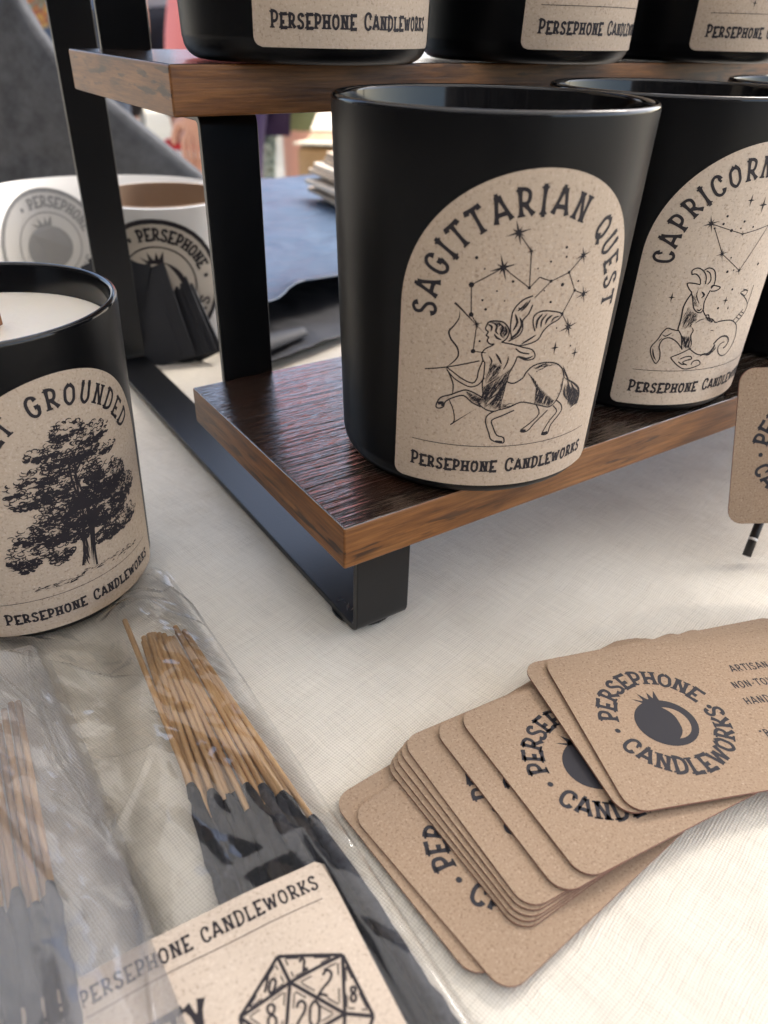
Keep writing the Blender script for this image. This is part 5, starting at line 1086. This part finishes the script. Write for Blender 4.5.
def f_camo(n, b):
    g = nz(n, coords(n), 26, 4, .6); n.links.new(ramp(n, g, [(.38, (.04, .06, .06)), (.46, (.16, .22, .20)), (.56, (.36, .42, .38)), (.64, (.10, .13, .11))]), b.inputs['Base Color'])
def f_print(n, b):
    g = nz(n, coords(n), 30, 3, .6); n.links.new(ramp(n, g, [(.35, (.10, .15, .16)), (.45, (.45, .30, .06)), (.52, (.30, .06, .03)), (.60, (.10, .16, .10)), (.7, (.5, .5, .42))]), b.inputs['Base Color'])
fab = lambda nme, c: mat(nme, c, .85)
base_rz = R(-34)
person(hf * 2.2 + hr * -.425, base_rz + R(-80), 'person in loose coral pink shirt and dark purple trousers, one hand hanging', fab('coral_satin', (.72, .22, .20)), fab('purple_cloth', (.045, .025, .085)), .12, stance=.07, arm=(.14, .14), loose=1.8, sleeve_=.72, hh=1.40)
trim = (fab('red_band', (.6, .03, .04)), fab('white_band', (.8, .8, .8)))
person(hf * 3.0 + hr * -.847, base_rz + R(12), 'person in light grey top and black shorts with red and white hem', fab('light_grey_jersey', (.45, .46, .48)), fab('black_shorts_cloth', (.012, .012, .018)),   .56, trim=trim, stance=.12)
tee = person(hf * 2.6 + hr * -.98, base_rz, 'person in dark teal shirt with a colourful print low on its front', fab('teal_jersey', (.07, .11, .12)), fab('denim', (.05, .07, .11)), .12)
q = MB(); vs = []
for i in range(13):
    for j in range(9):
        a = R(-100 + 60 * i / 12 + 0); vs.append((.190 * math.sin(R(-28 + 56 * i / 12)), .02 - .155 * math.cos(R(-28 + 56 * i / 12)), .86 + .12 * j / 8))
q.add(vs, [(i * 9 + j, i * 9 + 9 + j, i * 9 + 10 + j, i * 9 + j + 1) for i in range(12) for j in range(8)])
q.build('shirt_print', mat('print', (.3, .2, .1), .8, fn=f_print), tee, smooth=True)
camo = person(hf * 3.2 + hr * -.425, base_rz, 'person in pale patterned grey green trousers standing beyond the box', fab('charcoal_jersey', (.05, .05, .06)), mat('patterned_cloth', (.2, .25, .2), .85, fn=f_camo), .12, stance=.10, hh=1.50)
ol = person(hf * 2.8 + hr * -.215, base_rz + R(10), 'person in olive shorts with a black hip pouch and bare legs', fab('white_jersey', (.7, .7, .7)), fab('olive_cloth', (.13, .15, .07)), .58, stance=.11, arm=(.5, .3), hh=1.60)
q = MB(); q.box((-.15, -.09, .76), (.12, .06, .15)); q.build('hip_pouch', fab('black_nylon', (.012, .012, .02)), ol, bevel=.015, seg=3)
# canopy stalls further off
m_darkwall = mat('light_block_canvas', (.05, .05, .055), .9)  # only for the stall's added light-blocking walls
m_canvas = mat('white_canvas', (.8, .8, .78), .8)
m_canvas.node_tree.nodes['Principled BSDF'].inputs['Transmission Weight'].default_value = 0
_n = m_canvas.node_tree; _t = N(_n, 'ShaderNodeBsdfTranslucent'); _t.inputs[0].default_value = (.74, .74, .74, 1)
_x = N(_n, 'ShaderNodeMixShader'); _x.inputs[0].default_value = .35
_n.links.new(_n.nodes['Principled BSDF'].outputs[0], _x.inputs[1]); _n.links.new(_t.outputs[0], _x.inputs[2]); _n.links.new(_x.outputs[0], _n.nodes['Material Output'].inputs[0])
def canopy_tent(p, rz, label, own=False):
    e = empty('canopy_tent', (p.x, p.y, GZ), rz); tag(e, label, 'canopy tent', 'white canopy tents in the distance')
    mw = m_canvas; pm = m_steel; h = 2.1; a = 1.5
    q = MB(); q.add([(-a, -a, h), (a, -a, h), (a, a, h), (-a, a, h), (0, 0, h + .9)], [(0, 1, 4), (1, 2, 4), (2, 3, 4), (3, 0, 4)]); q.build('roof', mw, e)
    q = MB()
    for (x0, y0, x1, y1) in ((-a, -a, a, -a), (a, -a, a, a), (a, a, -a, a), (-a, a, -a, -a)): q.add([(x0, y0, h - .25), (x1, y1, h - .25), (x1, y1, h), (x0, y0, h)], [(0, 1, 2, 3)])
    q.build('valance', mw, e)
    q = MB(); vs = []
    for i in range(61):
        x = -a + 2 * a * i / 60; yy = (-a if own else a); vs += [(x, yy + .03 * math.sin(x * 14), 0.02), (x, yy + .01, h)]
    q.add(vs, [(2 * i, 2 * i + 2, 2 * i + 3, 2 * i + 1) for i in range(60)]); q.build('back_wall', m_darkwall if own else mw, e, smooth=True)  # the stall's own dark wall is added to darken the jars' reflections
    if own:  # unseen dark wall added on the left to block light from the jars
        q = MB(); vs = []
        for i in range(61):
            x = -a + 2 * a * i / 60; vs += [(-a + .03 * math.sin(x * 14), x, 0.02), (-a + .01, x, h)]
        q.add(vs, [(2 * i, 2 * i + 2, 2 * i + 3, 2 * i + 1) for i in range(60)]); q.build('light_block_side_wall', m_darkwall, e, smooth=True)
    for sx in (-1, 1):
        for sy in (-1, 1):
            q = MB(); q.tube([(sx * a, sy * a, 0), (sx * a, sy * a, h)], .02); q.build('pole', pm, e, smooth=True)
stall = canopy_tent(hf * -.55, R(-34), 'white canopy over the stall itself, unseen, with dark walls added to block light', own=True)
canopy_tent(Vector((5.2, 4.5, 0)), R(-49), 'white canopy tent seen as a bright patch between the upper candles')
canopy_tent(Vector((.5, 8.0, 0)), R(-4), 'white canopy tent at far left beyond the grey bag')
canopy_tent(Vector((4.2, 7.2, 0)), R(-32), 'white canopy tent straight ahead in the distance')
